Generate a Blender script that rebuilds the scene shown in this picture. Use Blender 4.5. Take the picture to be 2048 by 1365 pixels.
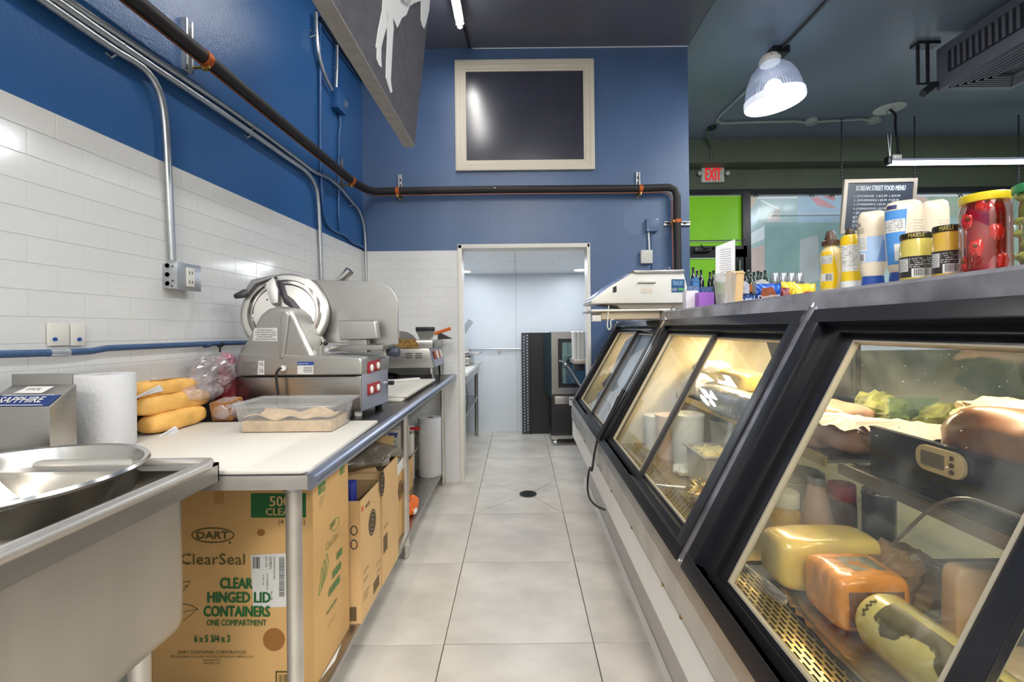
import bpy, bmesh, math, random
from mathutils import Vector, Matrix, noise
random.seed(7)
C = bpy.context.scene.collection
for o in list(bpy.data.objects): bpy.data.objects.remove(o)
V = Vector; PI = math.pi

# ------------------------------------------------------------------ camera, world, lights, exposure
F, CX, CY, TH, HC = 884.0, 1037.0, 660.0, math.radians(.62), 1.318
cam_d = bpy.data.cameras.new('camera'); cam = bpy.data.objects.new('camera', cam_d); C.objects.link(cam)
cam_d.sensor_width = 36; cam_d.lens = 36*F/2048
cam_d.shift_x = (1024-CX)/2048; cam_d.shift_y = (CY-682.5)/2048
cam.location = (0, 0, HC); cam_d.clip_start = .02
cam.rotation_euler = (Matrix.Rotation(TH, 3, 'Y') @ Matrix.Rotation(PI/2, 3, 'X')).to_euler()
S = bpy.context.scene; S.camera = cam
S.view_settings.view_transform = 'Standard'; S.view_settings.look = 'None'
S.view_settings.exposure = 0.18; S.view_settings.gamma = 1; S.view_settings.use_curve_mapping = False
w = bpy.data.worlds.new('world'); S.world = w; w.use_nodes = True
w.node_tree.nodes['Background'].inputs[0].default_value = (.8, .9, 1, 1)
w.node_tree.nodes['Background'].inputs[1].default_value = .6

def area(name, loc, sx, sy, power, col=(1, 1, 1), rot=(0, 0, 0)):
    l = bpy.data.lights.new(name, 'AREA'); l.shape = 'RECTANGLE'; l.size = sx; l.size_y = sy
    l.energy = power; l.color = col
    o = bpy.data.objects.new(name, l); C.objects.link(o); o.location = loc; o.rotation_euler = rot
    return o
WH = (1, .97, .92)
area('tube_light_aisle', (-.40, 1.2, 3.50), .08, 3.9, 38, WH)
area('added_fill_light', (.15, .3, 3.56), .6, 1.2, 26, WH)  # this and the next aisle lamps are added, unseen, for brightness
area('added_fill_light', (.10, -1.2, 3.56), .6, 1.2, 46, WH)
area('added_fill_light', (-.2, -2.2, 3.56), 1.6, .5, 100, WH)  # added behind the camera to fill from the front
area('added_fill_light', (-.95, .2, 3.56), .5, 1.2, 10, WH)
area('added_fill_light', (2.6, 1.2, 3.52), .6, 1.2, 66, (.95, .98, 1))  # three lamps added out of view to brighten the shop
area('added_fill_light', (2.6, -1.2, 3.52), .6, 1.2, 66, (.95, .98, 1))
area('added_fill_light', (4.8, 2.6, 3.52), .6, 1.2, 72, (.93, .97, 1))
area('room_light', (-.46, 4.75, 1.96), .12, .12, 3, (.90, .95, 1))
area('room_light', (.58, 4.75, 1.96), .12, .12, 3, (.90, .95, 1))
area('room_light', (.1, 4.2, 1.96), .7, .5, 10, (.90, .95, 1))

# ------------------------------------------------------------------ ray helpers: a pixel's ray met with a real plane
def ray(px, py):
    u, v = px-CX, py-CY; c, s = math.cos(TH), math.sin(TH)
    return V(((u*c-v*s)/F, 1.0, -(v*c+u*s)/F))
CAM = V((0, 0, HC))
def on_plane(px, py, p, n):
    d = ray(px, py); t = (V(p)-CAM).dot(n)/d.dot(n); return CAM+d*t
def at_y(px, py, Y): return on_plane(px, py, (0, Y, 0), V((0, 1, 0)))
def at_x(px, py, X): return on_plane(px, py, (X, 0, 0), V((1, 0, 0)))
def at_z(px, py, Z): return on_plane(px, py, (0, 0, Z), V((0, 0, 1)))
SL = .0215
def fz(Y): return SL*Y                      # the kitchen floor rises gently away from the camera
YB = 3.607; WK = .05
WD = V((WK, 1, 0)).normalized(); WN = V((1, -WK, 0)).normalized()
def wl(Y, z, off=0): return V((-1.26-WK*(YB-Y), Y, z))+WN*off
def on_wl(px, py, off=0): return on_plane(px, py, wl(0, 0, off), WN)

# ------------------------------------------------------------------ materials
def srgb(r, g, b):
    f = lambda c: (c/255/12.92 if c/255 <= .04045 else ((c/255+.055)/1.055)**2.4)
    return (f(r), f(g), f(b), 1)
MATS = {}
def mat(name, rgb, rough=.5, metal=0, var=0, scale=8, bump=0, bscale=60, coat=0, stretch=None, emit=0, ecol=None, spec=.5, trans=0, sss=0):
    if name in MATS: return MATS[name]
    m = bpy.data.materials.new(name); m.use_nodes = True; nt = m.node_tree
    b = nt.nodes['Principled BSDF']; col = srgb(*rgb)
    b.inputs['Base Color'].default_value = col; b.inputs['Roughness'].default_value = rough
    b.inputs['Metallic'].default_value = metal; b.inputs['Coat Weight'].default_value = coat
    b.inputs['Coat Roughness'].default_value = .1
    b.inputs['Specular IOR Level'].default_value = spec
    b.inputs['Transmission Weight'].default_value = trans
    if sss: b.inputs['Subsurface Weight'].default_value = sss; b.inputs['Subsurface Scale'].default_value = .02
    if emit:
        b.inputs['Emission Color'].default_value = srgb(*(ecol or rgb)); b.inputs['Emission Strength'].default_value = emit
    tc = nt.nodes.new('ShaderNodeTexCoord'); mp = nt.nodes.new('ShaderNodeMapping')
    nt.links.new(tc.outputs['Object'], mp.inputs[0])
    if stretch: mp.inputs['Scale'].default_value = stretch
    if var:
        n = nt.nodes.new('ShaderNodeTexNoise'); n.inputs['Scale'].default_value = scale; n.inputs['Detail'].default_value = 6
        nt.links.new(mp.outputs[0], n.inputs['Vector'])
        r = nt.nodes.new('ShaderNodeValToRGB'); r.color_ramp.elements[0].position = .3; r.color_ramp.elements[1].position = .7
        r.color_ramp.elements[0].color = tuple(max(0, c*(1-var)) for c in col[:3])+(1,)
        r.color_ramp.elements[1].color = tuple(min(1, c*(1+var)) for c in col[:3])+(1,)
        nt.links.new(n.outputs[0], r.inputs[0]); nt.links.new(r.outputs[0], b.inputs['Base Color'])
    if bump:
        n = nt.nodes.new('ShaderNodeTexNoise'); n.inputs['Scale'].default_value = bscale; n.inputs['Detail'].default_value = 5
        nt.links.new(mp.outputs[0], n.inputs['Vector'])
        bu = nt.nodes.new('ShaderNodeBump'); bu.inputs['Strength'].default_value = bump; bu.inputs['Distance'].default_value = .01
        nt.links.new(n.outputs[0], bu.inputs['Height']); nt.links.new(bu.outputs[0], b.inputs['Normal'])
    MATS[name] = m; return m
def glassy(name, tint=(1, 1, 1), refl=.08, rough=.02, opac=0.0, dcol=(200, 200, 200), dirt=0):
    """thin sheet: clear transparency, a grazing reflection and an optional film"""
    if name in MATS: return MATS[name]
    m = bpy.data.materials.new(name); m.use_nodes = True; nt = m.node_tree; nt.nodes.clear()
    out = nt.nodes.new('ShaderNodeOutputMaterial'); tr = nt.nodes.new('ShaderNodeBsdfTransparent'); gl = nt.nodes.new('ShaderNodeBsdfGlossy')
    tr.inputs[0].default_value = (*tint, 1); gl.inputs['Roughness'].default_value = rough
    fr = nt.nodes.new('ShaderNodeLayerWeight'); fr.inputs[0].default_value = .5
    pw = nt.nodes.new('ShaderNodeMath'); pw.operation = 'POWER'; pw.inputs[1].default_value = 5
    nt.links.new(fr.outputs['Facing'], pw.inputs[0])
    ml = nt.nodes.new('ShaderNodeMath'); ml.operation = 'MULTIPLY_ADD'; ml.inputs[1].default_value = 1-refl; ml.inputs[2].default_value = refl
    ml.use_clamp = True
    nt.links.new(pw.outputs[0], ml.inputs[0])
    mx = nt.nodes.new('ShaderNodeMixShader'); nt.links.new(ml.outputs[0], mx.inputs[0]); nt.links.new(tr.outputs[0], mx.inputs[1]); nt.links.new(gl.outputs[0], mx.inputs[2])
    last = mx
    if opac or dirt:
        df = nt.nodes.new('ShaderNodeBsdfDiffuse'); df.inputs[0].default_value = srgb(*dcol)
        m2 = nt.nodes.new('ShaderNodeMixShader'); m2.inputs[0].default_value = opac
        nt.links.new(mx.outputs[0], m2.inputs[1]); nt.links.new(df.outputs[0], m2.inputs[2]); last = m2
        if dirt:
            tc = nt.nodes.new('ShaderNodeTexCoord'); n = nt.nodes.new('ShaderNodeTexNoise'); n.inputs['Scale'].default_value = 9; n.inputs['Detail'].default_value = 7
            nt.links.new(tc.outputs['Object'], n.inputs['Vector'])
            r = nt.nodes.new('ShaderNodeMapRange'); r.inputs[1].default_value = .45; r.inputs[2].default_value = .75; r.inputs[3].default_value = opac; r.inputs[4].default_value = opac+dirt
            nt.links.new(n.outputs[0], r.inputs[0]); nt.links.new(r.outputs[0], m2.inputs[0])
    nt.links.new(last.outputs[0], out.inputs[0]); MATS[name] = m; return m

blue = mat('blue wall paint', (42, 90, 146), .30, var=.07, scale=3, bump=.12, bscale=120)
blue_b = mat('blue paint greyed by light', (72, 97, 135), .33, var=.1, scale=2.2, bump=.12, bscale=120)  # same blue paint, with greyish reflected light put into its colour
patch = mat('touched up paint', (84, 106, 142), .4, var=.04)
tilem = mat('white glazed tile', (214, 214, 213), .12, var=.02, scale=5, coat=.3)
groutm = mat('white grout', (212, 212, 210), .8)
floorm = mat('grey stone tile', (202, 196, 186), .30, var=.17, scale=3.4, bump=.05, bscale=90, stretch=(1, 1.6, 1))
grout2 = mat('dark grout', (95, 90, 84), .9)
ceilm = mat('dark slate ceiling paint', (100, 102, 114), .42, var=.1, scale=1.4)
ceilg = mat('teal grey ceiling paint', (112, 124, 138), .35, var=.12, scale=1)
olive = mat('olive green paint', (92, 102, 84), .55, var=.08, scale=3)
white = mat('white paint', (216, 213, 205), .4)
wpanel = mat('white glossy wall panel', (214, 221, 228), .4, var=.02)
cream = mat('cream moulding', (206, 198, 182), .45, var=.03, scale=20, stretch=(1, 1, 6))
steel = mat('brushed stainless', (176, 174, 170), .3, 1, var=.06, scale=14, stretch=(1, 1, 14), bump=.02, bscale=150)
steel2 = mat('worn stainless', (212, 208, 202), .38, .9, var=.12, scale=7, bump=.05, bscale=30)
steeld = mat('dark table stainless', (92, 90, 92), .3, 1, var=.3, scale=9)
smear = mat('smeared stainless', (176, 176, 184), .42, .85, var=.42, scale=9)
chrome = mat('polished steel', (200, 198, 194), .2, 1)
galv = mat('galvanised steel', (188, 192, 196), .35, .9, var=.08, scale=30)
cast = mat('cast aluminium', (184, 183, 179), .38, .85, var=.04)
blk = mat('black foam', (34, 30, 30), .6, var=.2, scale=40)
blkp = mat('black painted metal', (26, 26, 30), .35, var=.15, scale=20)
dgrey = mat('dark bronze frame', (60, 58, 60), .4, .3)
copper = mat('copper', (150, 92, 62), .4, .7)
rust = mat('copper cushion clamp', (186, 92, 40), .5, .3)
plasw = mat('white cutting board', (206, 202, 193), .45, var=.015, scale=6)
paperw = mat('white paper towel', (208, 208, 210), .85, bump=.25, bscale=90)
card = mat('kraft cardboard', (206, 165, 108), .8, var=.07, scale=4, bump=.05, bscale=40)
cardl = mat('light cardboard', (208, 172, 122), .8, var=.06, scale=5)
card_in = mat('cardboard inside', (150, 110, 66), .85, var=.08)
dkgreen = mat('dark green ink', (28, 96, 48), .7)
green2 = mat('pale green ink', (96, 142, 84), .7)
ink = mat('dark ink', (42, 44, 40), .7)
inkbr = mat('brown ink', (104, 84, 54), .7)
olivei = mat('olive ink', (80, 78, 32), .7)
black = mat('black', (14, 14, 15), .4)
rubber = mat('black rubber', (28, 28, 30), .6)
labelw = mat('white label', (212, 212, 210), .6)
bluel = mat('blue label', (30, 68, 150), .5)
redl = mat('red switch plate', (150, 36, 46), .35, var=.2, scale=60)
orange = mat('orange handle', (196, 92, 28), .4)
pblue = mat('blue painted pipe', (52, 82, 120), .4, var=.15, scale=30)
steelbl = mat('blue reflection steel', (152, 160, 180), .3, .9, var=.06)  # bluish reflection on the steel is put into the base colour
glass = glassy('case glass', (.97, .98, .97), .06, .02, .0, (210, 215, 220), .10)
glassf = glassy('fogged glass', (.96, .97, .95), .05, .03, .03, (160, 160, 152), .16)
gwin = glassy('window glass', (.5, .52, .56), .16, .02)
film = glassy('plastic wrap', (.95, .95, .95), .25, .12, .10, (230, 225, 225))
bagm = glassy('clear bag film', (.94, .92, .93), .22, .15, .16, (215, 205, 210), .2)
tubp = glassy('clear tub plastic', (.95, .95, .95), .14, .15, .14, (232, 232, 230))
wcast = mat('white plastic', (212, 210, 203), .35)

# ------------------------------------------------------------------ mesh builder
class B:
    def __init__(s): s.v = []; s.f = []
    def add(s, vs, fs):
        k = len(s.v); s.v += [V(p) for p in vs]; s.f += [tuple(i+k for i in f) for f in fs]; return s
    def box(s, x0, x1, y0, y1, z0, z1, M=None):
        vs = [V((x, y, z)) for z in (z0, z1) for y in (y0, y1) for x in (x0, x1)]
        if M: vs = [M @ p for p in vs]
        return s.add(vs, [(0, 2, 3, 1), (4, 5, 7, 6), (0, 1, 5, 4), (2, 6, 7, 3), (0, 4, 6, 2), (1, 3, 7, 5)])
    def prism(s, pts, ext):
        n = len(pts); e = V(ext); pts = [V(p) for p in pts]
        return s.add(pts+[p+e for p in pts], [tuple(range(n))[::-1], tuple(range(n, 2*n))]+[(i, (i+1) % n, n+(i+1) % n, n+i) for i in range(n)])
    def lathe(s, o, prof, n=24, ax=(0, 0, 1), sx=1, sy=1, xd=None):
        a = V(ax).normalized(); u = V(xd) if xd else (V((1, 0, 0)) if abs(a.x) < .9 else V((0, 1, 0)))
        u = (u-a*u.dot(a)).normalized(); w_ = a.cross(u); o = V(o); vs = []; fs = []
        for r, h in prof:
            for k in range(n):
                t = 2*PI*k/n; vs.append(o+a*h+u*(r*sx*math.cos(t))+w_*(r*sy*math.sin(t)))
        for i in range(len(prof)-1):
            for k in range(n):
                fs.append((i*n+k, i*n+(k+1) % n, (i+1)*n+(k+1) % n, (i+1)*n+k))
        fs.append(tuple(range(n))[::-1]); m = (len(prof)-1)*n; fs.append(tuple(range(m, m+n)))
        return s.add(vs, fs)
    def cyl(s, p0, p1, r, r1=None, n=12):
        p0, p1 = V(p0), V(p1); return s.lathe(p0, [(r, 0), (r if r1 is None else r1, (p1-p0).length)], n, p1-p0)
    def tube(s, pts, r, n=8, smooth=0):
        pts = [V(p) for p in pts]
        for _ in range(smooth):
            q = [pts[0]]
            for a, b in zip(pts, pts[1:]): q += [a.lerp(b, .25), a.lerp(b, .75)]
            pts = q+[pts[-1]]
        vs = []; fs = []; u = None
        for i, p in enumerate(pts):
            t = (pts[min(i+1, len(pts)-1)]-pts[max(i-1, 0)]).normalized()
            if u is None: u = t.orthogonal().normalized()
            u = (u-t*u.dot(t)).normalized(); w_ = t.cross(u)
            for k in range(n): vs.append(p+(u*math.cos(2*PI*k/n)+w_*math.sin(2*PI*k/n))*r)
        for i in range(len(pts)-1):
            for k in range(n): fs.append((i*n+k, i*n+(k+1) % n, (i+1)*n+(k+1) % n, (i+1)*n+k))
        fs.append(tuple(range(n))[::-1]); m = (len(pts)-1)*n; fs.append(tuple(range(m, m+n)))
        return s.add(vs, fs)
    def blob(s, c, rx, ry, rz, n=20, m=12, amp=0, fr=6, p=2.0, M=None, seed=0):
        vs = []; fs = []; c = V(c)
        sg = lambda x: math.copysign(abs(x)**(2/p), x)
        for i in range(m+1):
            a = -PI/2+PI*i/m
            for k in range(n):
                t = 2*PI*k/n
                q = V((rx*sg(math.cos(a))*sg(math.cos(t)), ry*sg(math.cos(a))*sg(math.sin(t)), rz*sg(math.sin(a))))
                if amp: q = q*(1+amp*noise.noise(q*fr/max(rx, ry, rz)+V((seed*3.1, seed, 0))))
                vs.append(c+(M @ q if M else q))
        for i in range(m):
            for k in range(n): fs.append((i*n+k, i*n+(k+1) % n, (i+1)*n+(k+1) % n, (i+1)*n+k))
        return s.add(vs, fs)
    def quad(s, a, b, c, d): return s.add([a, b, c, d], [(0, 1, 2, 3)])

def root(o):
    while o.parent: o = o.parent
    return o
def obj(name, b, m, parent=None, smooth=False, bevel=0, seg=2, kind=None):
    vs = b.v
    if parent is not None: org = V(root(parent).location)
    else:
        lo = V([min(p[i] for p in vs) for i in range(3)]); hi = V([max(p[i] for p in vs) for i in range(3)])
        org = V(((lo.x+hi.x)/2, (lo.y+hi.y)/2, lo.z))
    me = bpy.data.meshes.new(name); me.from_pydata([p-org for p in vs], [], b.f); me.materials.append(m)
    bm = bmesh.new(); bm.from_mesh(me); bmesh.ops.remove_doubles(bm, verts=bm.verts, dist=1e-6); bmesh.ops.recalc_face_normals(bm, faces=bm.faces)
    if bevel:
        es = [e for e in bm.edges if len(e.link_faces) == 2 and e.calc_face_angle(0) > .6]
        bmesh.ops.bevel(bm, geom=es, offset=bevel, segments=seg, profile=.6, affect='EDGES', clamp_overlap=True)
    bm.to_mesh(me); bm.free()
    if smooth or bevel:
        me.polygons.foreach_set('use_smooth', [True]*len(me.polygons)); me.set_sharp_from_angle(angle=math.radians(40))
    o = bpy.data.objects.new(name, me); C.objects.link(o)
    if parent is not None: o.parent = parent
    else: o.location = org
    if kind: o['kind'] = kind
    return o
def tag(o, label, cat, group=None):
    o['label'] = label; o['category'] = cat
    if group: o['group'] = group
    return o
def thing(name, label, cat, loc, group=None):
    o = bpy.data.objects.new(name, None); C.objects.link(o); o.location = loc; o.empty_display_size = .05
    return tag(o, label, cat, group)
def copy_tree(o, loc, label=None, rz=None, sc=None):
    c = o.copy(); C.objects.link(c); c.location = loc
    if label: c['label'] = label
    if rz is not None: c.rotation_euler = (0, 0, rz)
    if sc: c.scale = sc
    def rec(a, b):
        for ch in a.children:
            d = ch.copy(); C.objects.link(d); d.parent = b; rec(ch, d)
    kids = list(o.children)
    for ch in kids:
        d = ch.copy(); C.objects.link(d); d.parent = c
        for g in list(ch.children):
            e = g.copy(); C.objects.link(e); e.parent = d
    return c
TXT = {}
def text_mesh(s):
    if s in TXT: return TXT[s]
    cu = bpy.data.curves.new('lettering', 'FONT'); cu.body = s; cu.resolution_u = 2
    o = bpy.data.objects.new('lettering', cu); C.objects.link(o)
    me = bpy.data.meshes.new_from_object(o); bpy.data.objects.remove(o)
    xs = [v.co.x for v in me.vertices]; ys = [v.co.y for v in me.vertices]
    r = ([((v.co.x-min(xs))/(max(xs)-min(xs)), (v.co.y-min(ys))/max(1e-6, max(ys)-min(ys))) for v in me.vertices], [tuple(p.vertices) for p in me.polygons])
    TXT[s] = r; return r
def text(s, o, U, W, m, parent, name='lettering', lift=.0012, bold=0):
    """lettering fitted to the box that starts at o and spans U by W"""
    o, U, W = V(o), V(U), V(W); n = U.cross(W).normalized()*lift
    pts, fs = text_mesh(s); b = B()
    offs = [V((0, 0, 0))]+([U.normalized()*bold, -U.normalized()*bold, W.normalized()*bold] if bold else [])
    for k, d in enumerate(offs): b.add([o+U*p[0]+W*p[1]+n*(1+.1*k)+d for p in pts], fs)
    ob = obj(name, b, m, parent)
    return ob
def text_px(s, pa, pb, pc, plane, m, parent, **k):
    """pa lower left, pb lower right, pc upper left, all pixels on the plane"""
    a, b_, c = plane(*pa), plane(*pb), plane(*pc); return text(s, a, b_-a, c-a, m, parent, **k)
def poly_px(pts, plane, thick, m, parent, name, toward=None, **k):
    P = [plane(*p) for p in pts]; n = (P[1]-P[0]).cross(P[2]-P[1]).normalized()
    if n.dot(CAM-P[0]) < 0: n = -n
    return obj(name, B().prism(P, n*thick), m, parent, **k)
def ellipse(c, a, b_, n=24, rot=0):
    return [(c[0]+a*math.cos(t)*math.cos(rot)-b_*math.sin(t)*math.sin(rot), c[1]+a*math.cos(t)*math.sin(rot)+b_*math.sin(t)*math.cos(rot)) for t in [2*PI*i/n for i in range(n)]]
def struct(name, b, m, **k):
    o = obj(name, b, m, **k); o['kind'] = 'structure'; return o

# ------------------------------------------------------------------ room shell
ZC = 3.62; ZT = 1.975; XB1 = 1.405; DL, DR, DT = -.455, .565, 1.985
def slab(x0, x1, y0, y1, t=.1, up=0):
    return B().add([(x, y, fz(y)-d+up) for d in (t, 0) for y in (y0, y1) for x in (x0, x1)], [(0, 2, 3, 1), (4, 5, 7, 6), (0, 1, 5, 4), (2, 6, 7, 3), (0, 4, 6, 2), (1, 3, 7, 5)])
floor = struct('floor', slab(-1.7, 7.0, -2.6, 5.8, .12, -.006), grout2)
def drop(o, name='tile'):
    o.name = name; return o
# floor tiles: 609 mm squares, cut where furniture hides them
TW = .609; TX0 = -.3174; TY0 = 1.193
rotx = math.atan(SL)
tm = None
floor_org = V(floor.location)
for i in range(-2, 3):
    for j in range(-3, 7):
        x0 = TX0+i*TW; y0 = TY0+j*.608
        if x0 < -1.6 or y0 < -.7: continue
        g = .0018
        if i == 0 and j == 3: continue
        if j >= 4 and (i < -1 or i > 1): continue
        x1 = x0+TW
        b = slab(x0+g, x1-g, y0+g, min(y0+.608, 5.25)-g, .012, 0)
        if tm is None or y0+.608 > 5.25:
            o = obj('tile', b, floorm, floor, bevel=.0012, seg=1)
            if tm is None: tm = o; tmo = (x0, y0)
        else:
            o = tm.copy(); C.objects.link(o)
            o.location = (x0-tmo[0], y0-tmo[1], fz(y0)-fz(tmo[1]))
# the drain tile is cut in four so that it falls to the drain
dc = V((.059, 3.357, fz(3.357)-.004)); x0, x1, y0, y1 = TX0, TX0+TW, TY0+3*.608, TY0+4*.608
cs = [V((x0, y0, fz(y0))), V((x1, y0, fz(y0))), V((x1, y1, fz(y1))), V((x0, y1, fz(y1)))]
for k in range(4):
    a, b_ = cs[k], cs[(k+1) % 4]; m3 = (a+b_+dc)/3
    P = [m3+(p-m3)*.985 for p in (a, b_, dc)]
    obj('tile', B().prism([p-V((0, 0, .012)) for p in P], (0, 0, .012)), floorm, floor)
dr = thing('floor_drain', 'round black cast drain cover set in the middle of the aisle floor', 'drain', (dc.x, dc.y, dc.z))
b = B(); R = .066
b.lathe(dc+V((0, 0, -.004)), [(R, 0), (R, .008), (R*.86, .009), (R*.86, .004), (R*.84, .003)], 32)
obj('rim', b, blkp, dr, smooth=True)
b = B()
for rr in (.012, .026, .040, .052):
    b.lathe(dc+V((0, 0, .001)), [(rr-.003, 0), (rr-.003, .006), (rr+.003, .006), (rr+.003, 0)], 24)
for k in range(6):
    a = k*PI/3; b.box(.004, .056, -.002, .002, 0, .006, Matrix.Translation(dc) @ Matrix.Rotation(a, 4, 'Z'))
obj('grate', b, blkp, dr)

# left wall: blue above, tile below
def wbox(b, Y0, Y1, z0, z1, o0, o1):
    return b.add([wl(Y, z, o) for z in (z0, z1) for Y in (Y0, Y1) for o in (o0, o1)], [(0, 2, 3, 1), (4, 5, 7, 6), (0, 1, 5, 4), (2, 6, 7, 3), (0, 4, 6, 2), (1, 3, 7, 5)])
wall_l = struct('wall_left', wbox(B(), -2.6, YB+.02, -.2, ZC, -.15, 0), blue)
obj('tile_backing', wbox(B(), -2.6, YB, -.1, ZT, 0, .006), groutm, wall_l)
CH = .0757; CWD = .1535
tproto = None
def wall_tile(parent, p, ux, width, h, nrm):
    """one glazed tile whose lower left corner is p"""
    global tproto
    if tproto is None:
        b = B().box(0, 1, 0, -.005, 0, 1)
        me = bpy.data.meshes.new('tile'); me.from_pydata([(0, 0, 0), (1, 0, 0), (1, 0, 1), (0, 0, 1), (.004, -.0014, .009), (.996, -.0014, .009), (.996, -.0014, .991), (.004, -.0014, .991)], [], [(4, 5, 6, 7), (0, 1, 5, 4), (1, 2, 6, 5), (2, 3, 7, 6), (3, 0, 4, 7)])
        me.materials.append(tilem); tproto = me
    o = bpy.data.objects.new('tile', tproto); C.objects.link(o); o.parent = parent
    o.location = V(p)-V(parent.location); o.rotation_euler = (0, 0, math.atan2(ux.y, ux.x)); o.scale = (width, 1, h)
    return o
r = 0; z = ZT-CH
WLN = WD.length
while z > .86:
    s = -1.4 if r % 2 else -1.4+CWD/2
    yy = .93+(0 if r % 2 else CWD/2)
    while yy < YB-.01:
        y1 = min(yy+CWD, YB-.004); ln = (y1-yy)*math.sqrt(1+WK*WK)
        wall_tile(wall_l, wl(yy+.0008, z+.0008, .006), WD, ln-.0016, CH-.0016, None) if ln > .02 else None
        yy += CWD
    r += 1; z -= CH
# back wall with the cased opening
XL = -1.262
bw = B(); yb1 = YB+.13
bw.box(XL-.3, DL-.03, YB, yb1, -.1, ZC); bw.box(DL-.03, DR+.02, YB, yb1, DT+.02, ZC); bw.box(DR+.02, XB1, YB, yb1, -.1, ZC)
wall_b = struct('wall_back', bw, blue_b)
TX1 = DL-.032
obj('tile_backing', B().box(XL, TX1, YB-.006, YB, 0, ZT-.005), groutm, wall_b)
r = 0; z = ZT-.005-CH
while z > -.02:
    z0 = max(z, .08); x = XL+(.0 if r % 2 else -CWD/2)
    if z+CH < .085: break
    while x < TX1-.01:
        xa, xb = max(x, XL), min(x+CWD, TX1)
        if xb-xa > .015: wall_tile(wall_b, (xa+.0008, YB-.006, z0+.0008), V((1, 0, 0)), xb-xa-.0016, (z+CH-z0)-.0016, None)
        x += CWD
    r += 1; z -= CH
# faint repaired paint patches (flat print on the wall)
poly_px([(1250, 402), (1330, 392), (1338, 470), (1312, 478), (1300, 470), (1262, 468), (1247, 455)], lambda a, c: at_y(a, c, YB), .0006, patch, wall_b, 'paint_patch')
# doorway casing
b = B(); b.box(DL-.032, DL, YB-.012, yb1+.01, fz(YB)-.02, DT+.03); b.box(DR, DR+.022, YB-.012, yb1+.01, fz(YB)-.02, DT+.03); b.box(DL-.032, DR+.022, YB-.012, yb1+.01, DT, DT+.03)
tr = struct('trim_1', b, white, bevel=.003)
ceil_ = struct('ceiling', B().box(-1.8, XB1, -2.6, YB+.13, ZC, ZC+.1), ceilm)
struct('ceiling_store', B().box(XB1, 7.0, -2.6, 5.8, ZC-.005, ZC+.1), ceilg)
obj('caulk_line', B().tube([(-.35, YB-.004, ZC-.004), (XB1, YB-.004, ZC-.004)], .004, 6), wpanel, ceil_)
# walls that close the room behind and beside
struct('wall_rear', B().box(-1.8, 7.0, -2.7, -2.6, -.2, ZC), white)
struct('wall_right', B().box(7.0, 7.1, -2.7, 5.8, -.2, ZC), olive)
# storefront wall
YF = 5.62; ZW = at_y(1440, 385, YF).z
wf = B(); wf.box(XB1-.6, 7.1, YF, YF+.15, ZW, ZC); wf.box(XB1-.6, 7.1, YF, YF+.15, -.1, 1.0)
struct('wall_front', wf, olive)
struct('trim_2', B().box(XB1-.3, 7.0, 5.38, YF, 3.33, ZC-.006), olive)
struct('trim_3', B().box(XB1-.3, 7.0, YF-.03, YF, ZW-.03, ZW+.03), mat('black head trim', (30, 34, 38), .7))  # dark band along the head of the shop windows

# back room
YR = 5.25
struct('wall_room_back', B().box(-1.4, 1.6, YR, YR+.1, -.1, 2.1), wpanel)
struct('wall_room_left', B().box(-1.2, -1.1, yb1, YR, -.1, 2.1), wpanel)
struct('wall_room_right', B().box(1.2, 1.3, yb1, YR, -.1, 2.1), wpanel)
rc = struct('ceiling_room', B().box(-1.2, 1.3, yb1, YR, 1.985, 2.05), mat('bright white ceiling panel', (250, 252, 253), .4))
b = B()
for px_, py_ in [(945, 515), (955, 526), (1020, 502), (1032, 502), (1020, 513), (1034, 513), (1022, 524), (1034, 524), (1024, 539), (1033, 540), (1119, 512), (1106, 524), (1138, 501), (1095, 539), (962, 497), (1052, 497)]:
    p = at_z(px_, py_, 1.985)
    if yb1 < p.y < YR: b.cyl(p, p-V((0, 0, .003)), .006, n=8)
obj('screw', b, galv, rc, kind='stuff')
b = B(); b.box(-.03, -.024, YR-.002, YR, .1, 1.98)
obj('seam', b, mat('seam grey', (176, 184, 192), .5), bpy.data.objects['wall_room_back'])
b = B().box(-.03, -.024, yb1, YR, 1.984, 1.986); obj('seam', b, MATS['seam grey'], rc)
for k, (px_, py_) in enumerate([(928, 543), (1161, 540)]):
    p = at_z(px_, py_, 1.984)
    t = thing('recessed_light', ['left', 'right'][k]+' glowing round downlight in the white ceiling beyond the doorway', 'light', p)
    obj('ring', B().lathe(p-V((0, 0, .004)), [(.075, 0), (.09, .001), (.09, .004), (.075, .004)], 24), wcast, t)
    obj('lens', B().lathe(p-V((0, 0, .006)), [(.074, 0), (.074, .004)], 24), mat('lamp lens', (255, 255, 255), .5, emit=9), t)
p0, p1 = at_y(925, 699, YR-.03), at_y(1046, 698, YR-.03)
t = thing('conduit', 'thin grey conduit running level on the white wall beyond the doorway', 'conduit', p0)
obj('pipe', B().tube([p0, p1], .009), galv, t, smooth=True)
for px_ in (940, 999): 
    q = at_y(px_, 700, YR-.03); obj('strap', B().box(q.x-.008, q.x+.008, q.y-.012, YR-.0, q.z-.03, q.z+.012), galv, t)

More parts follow.
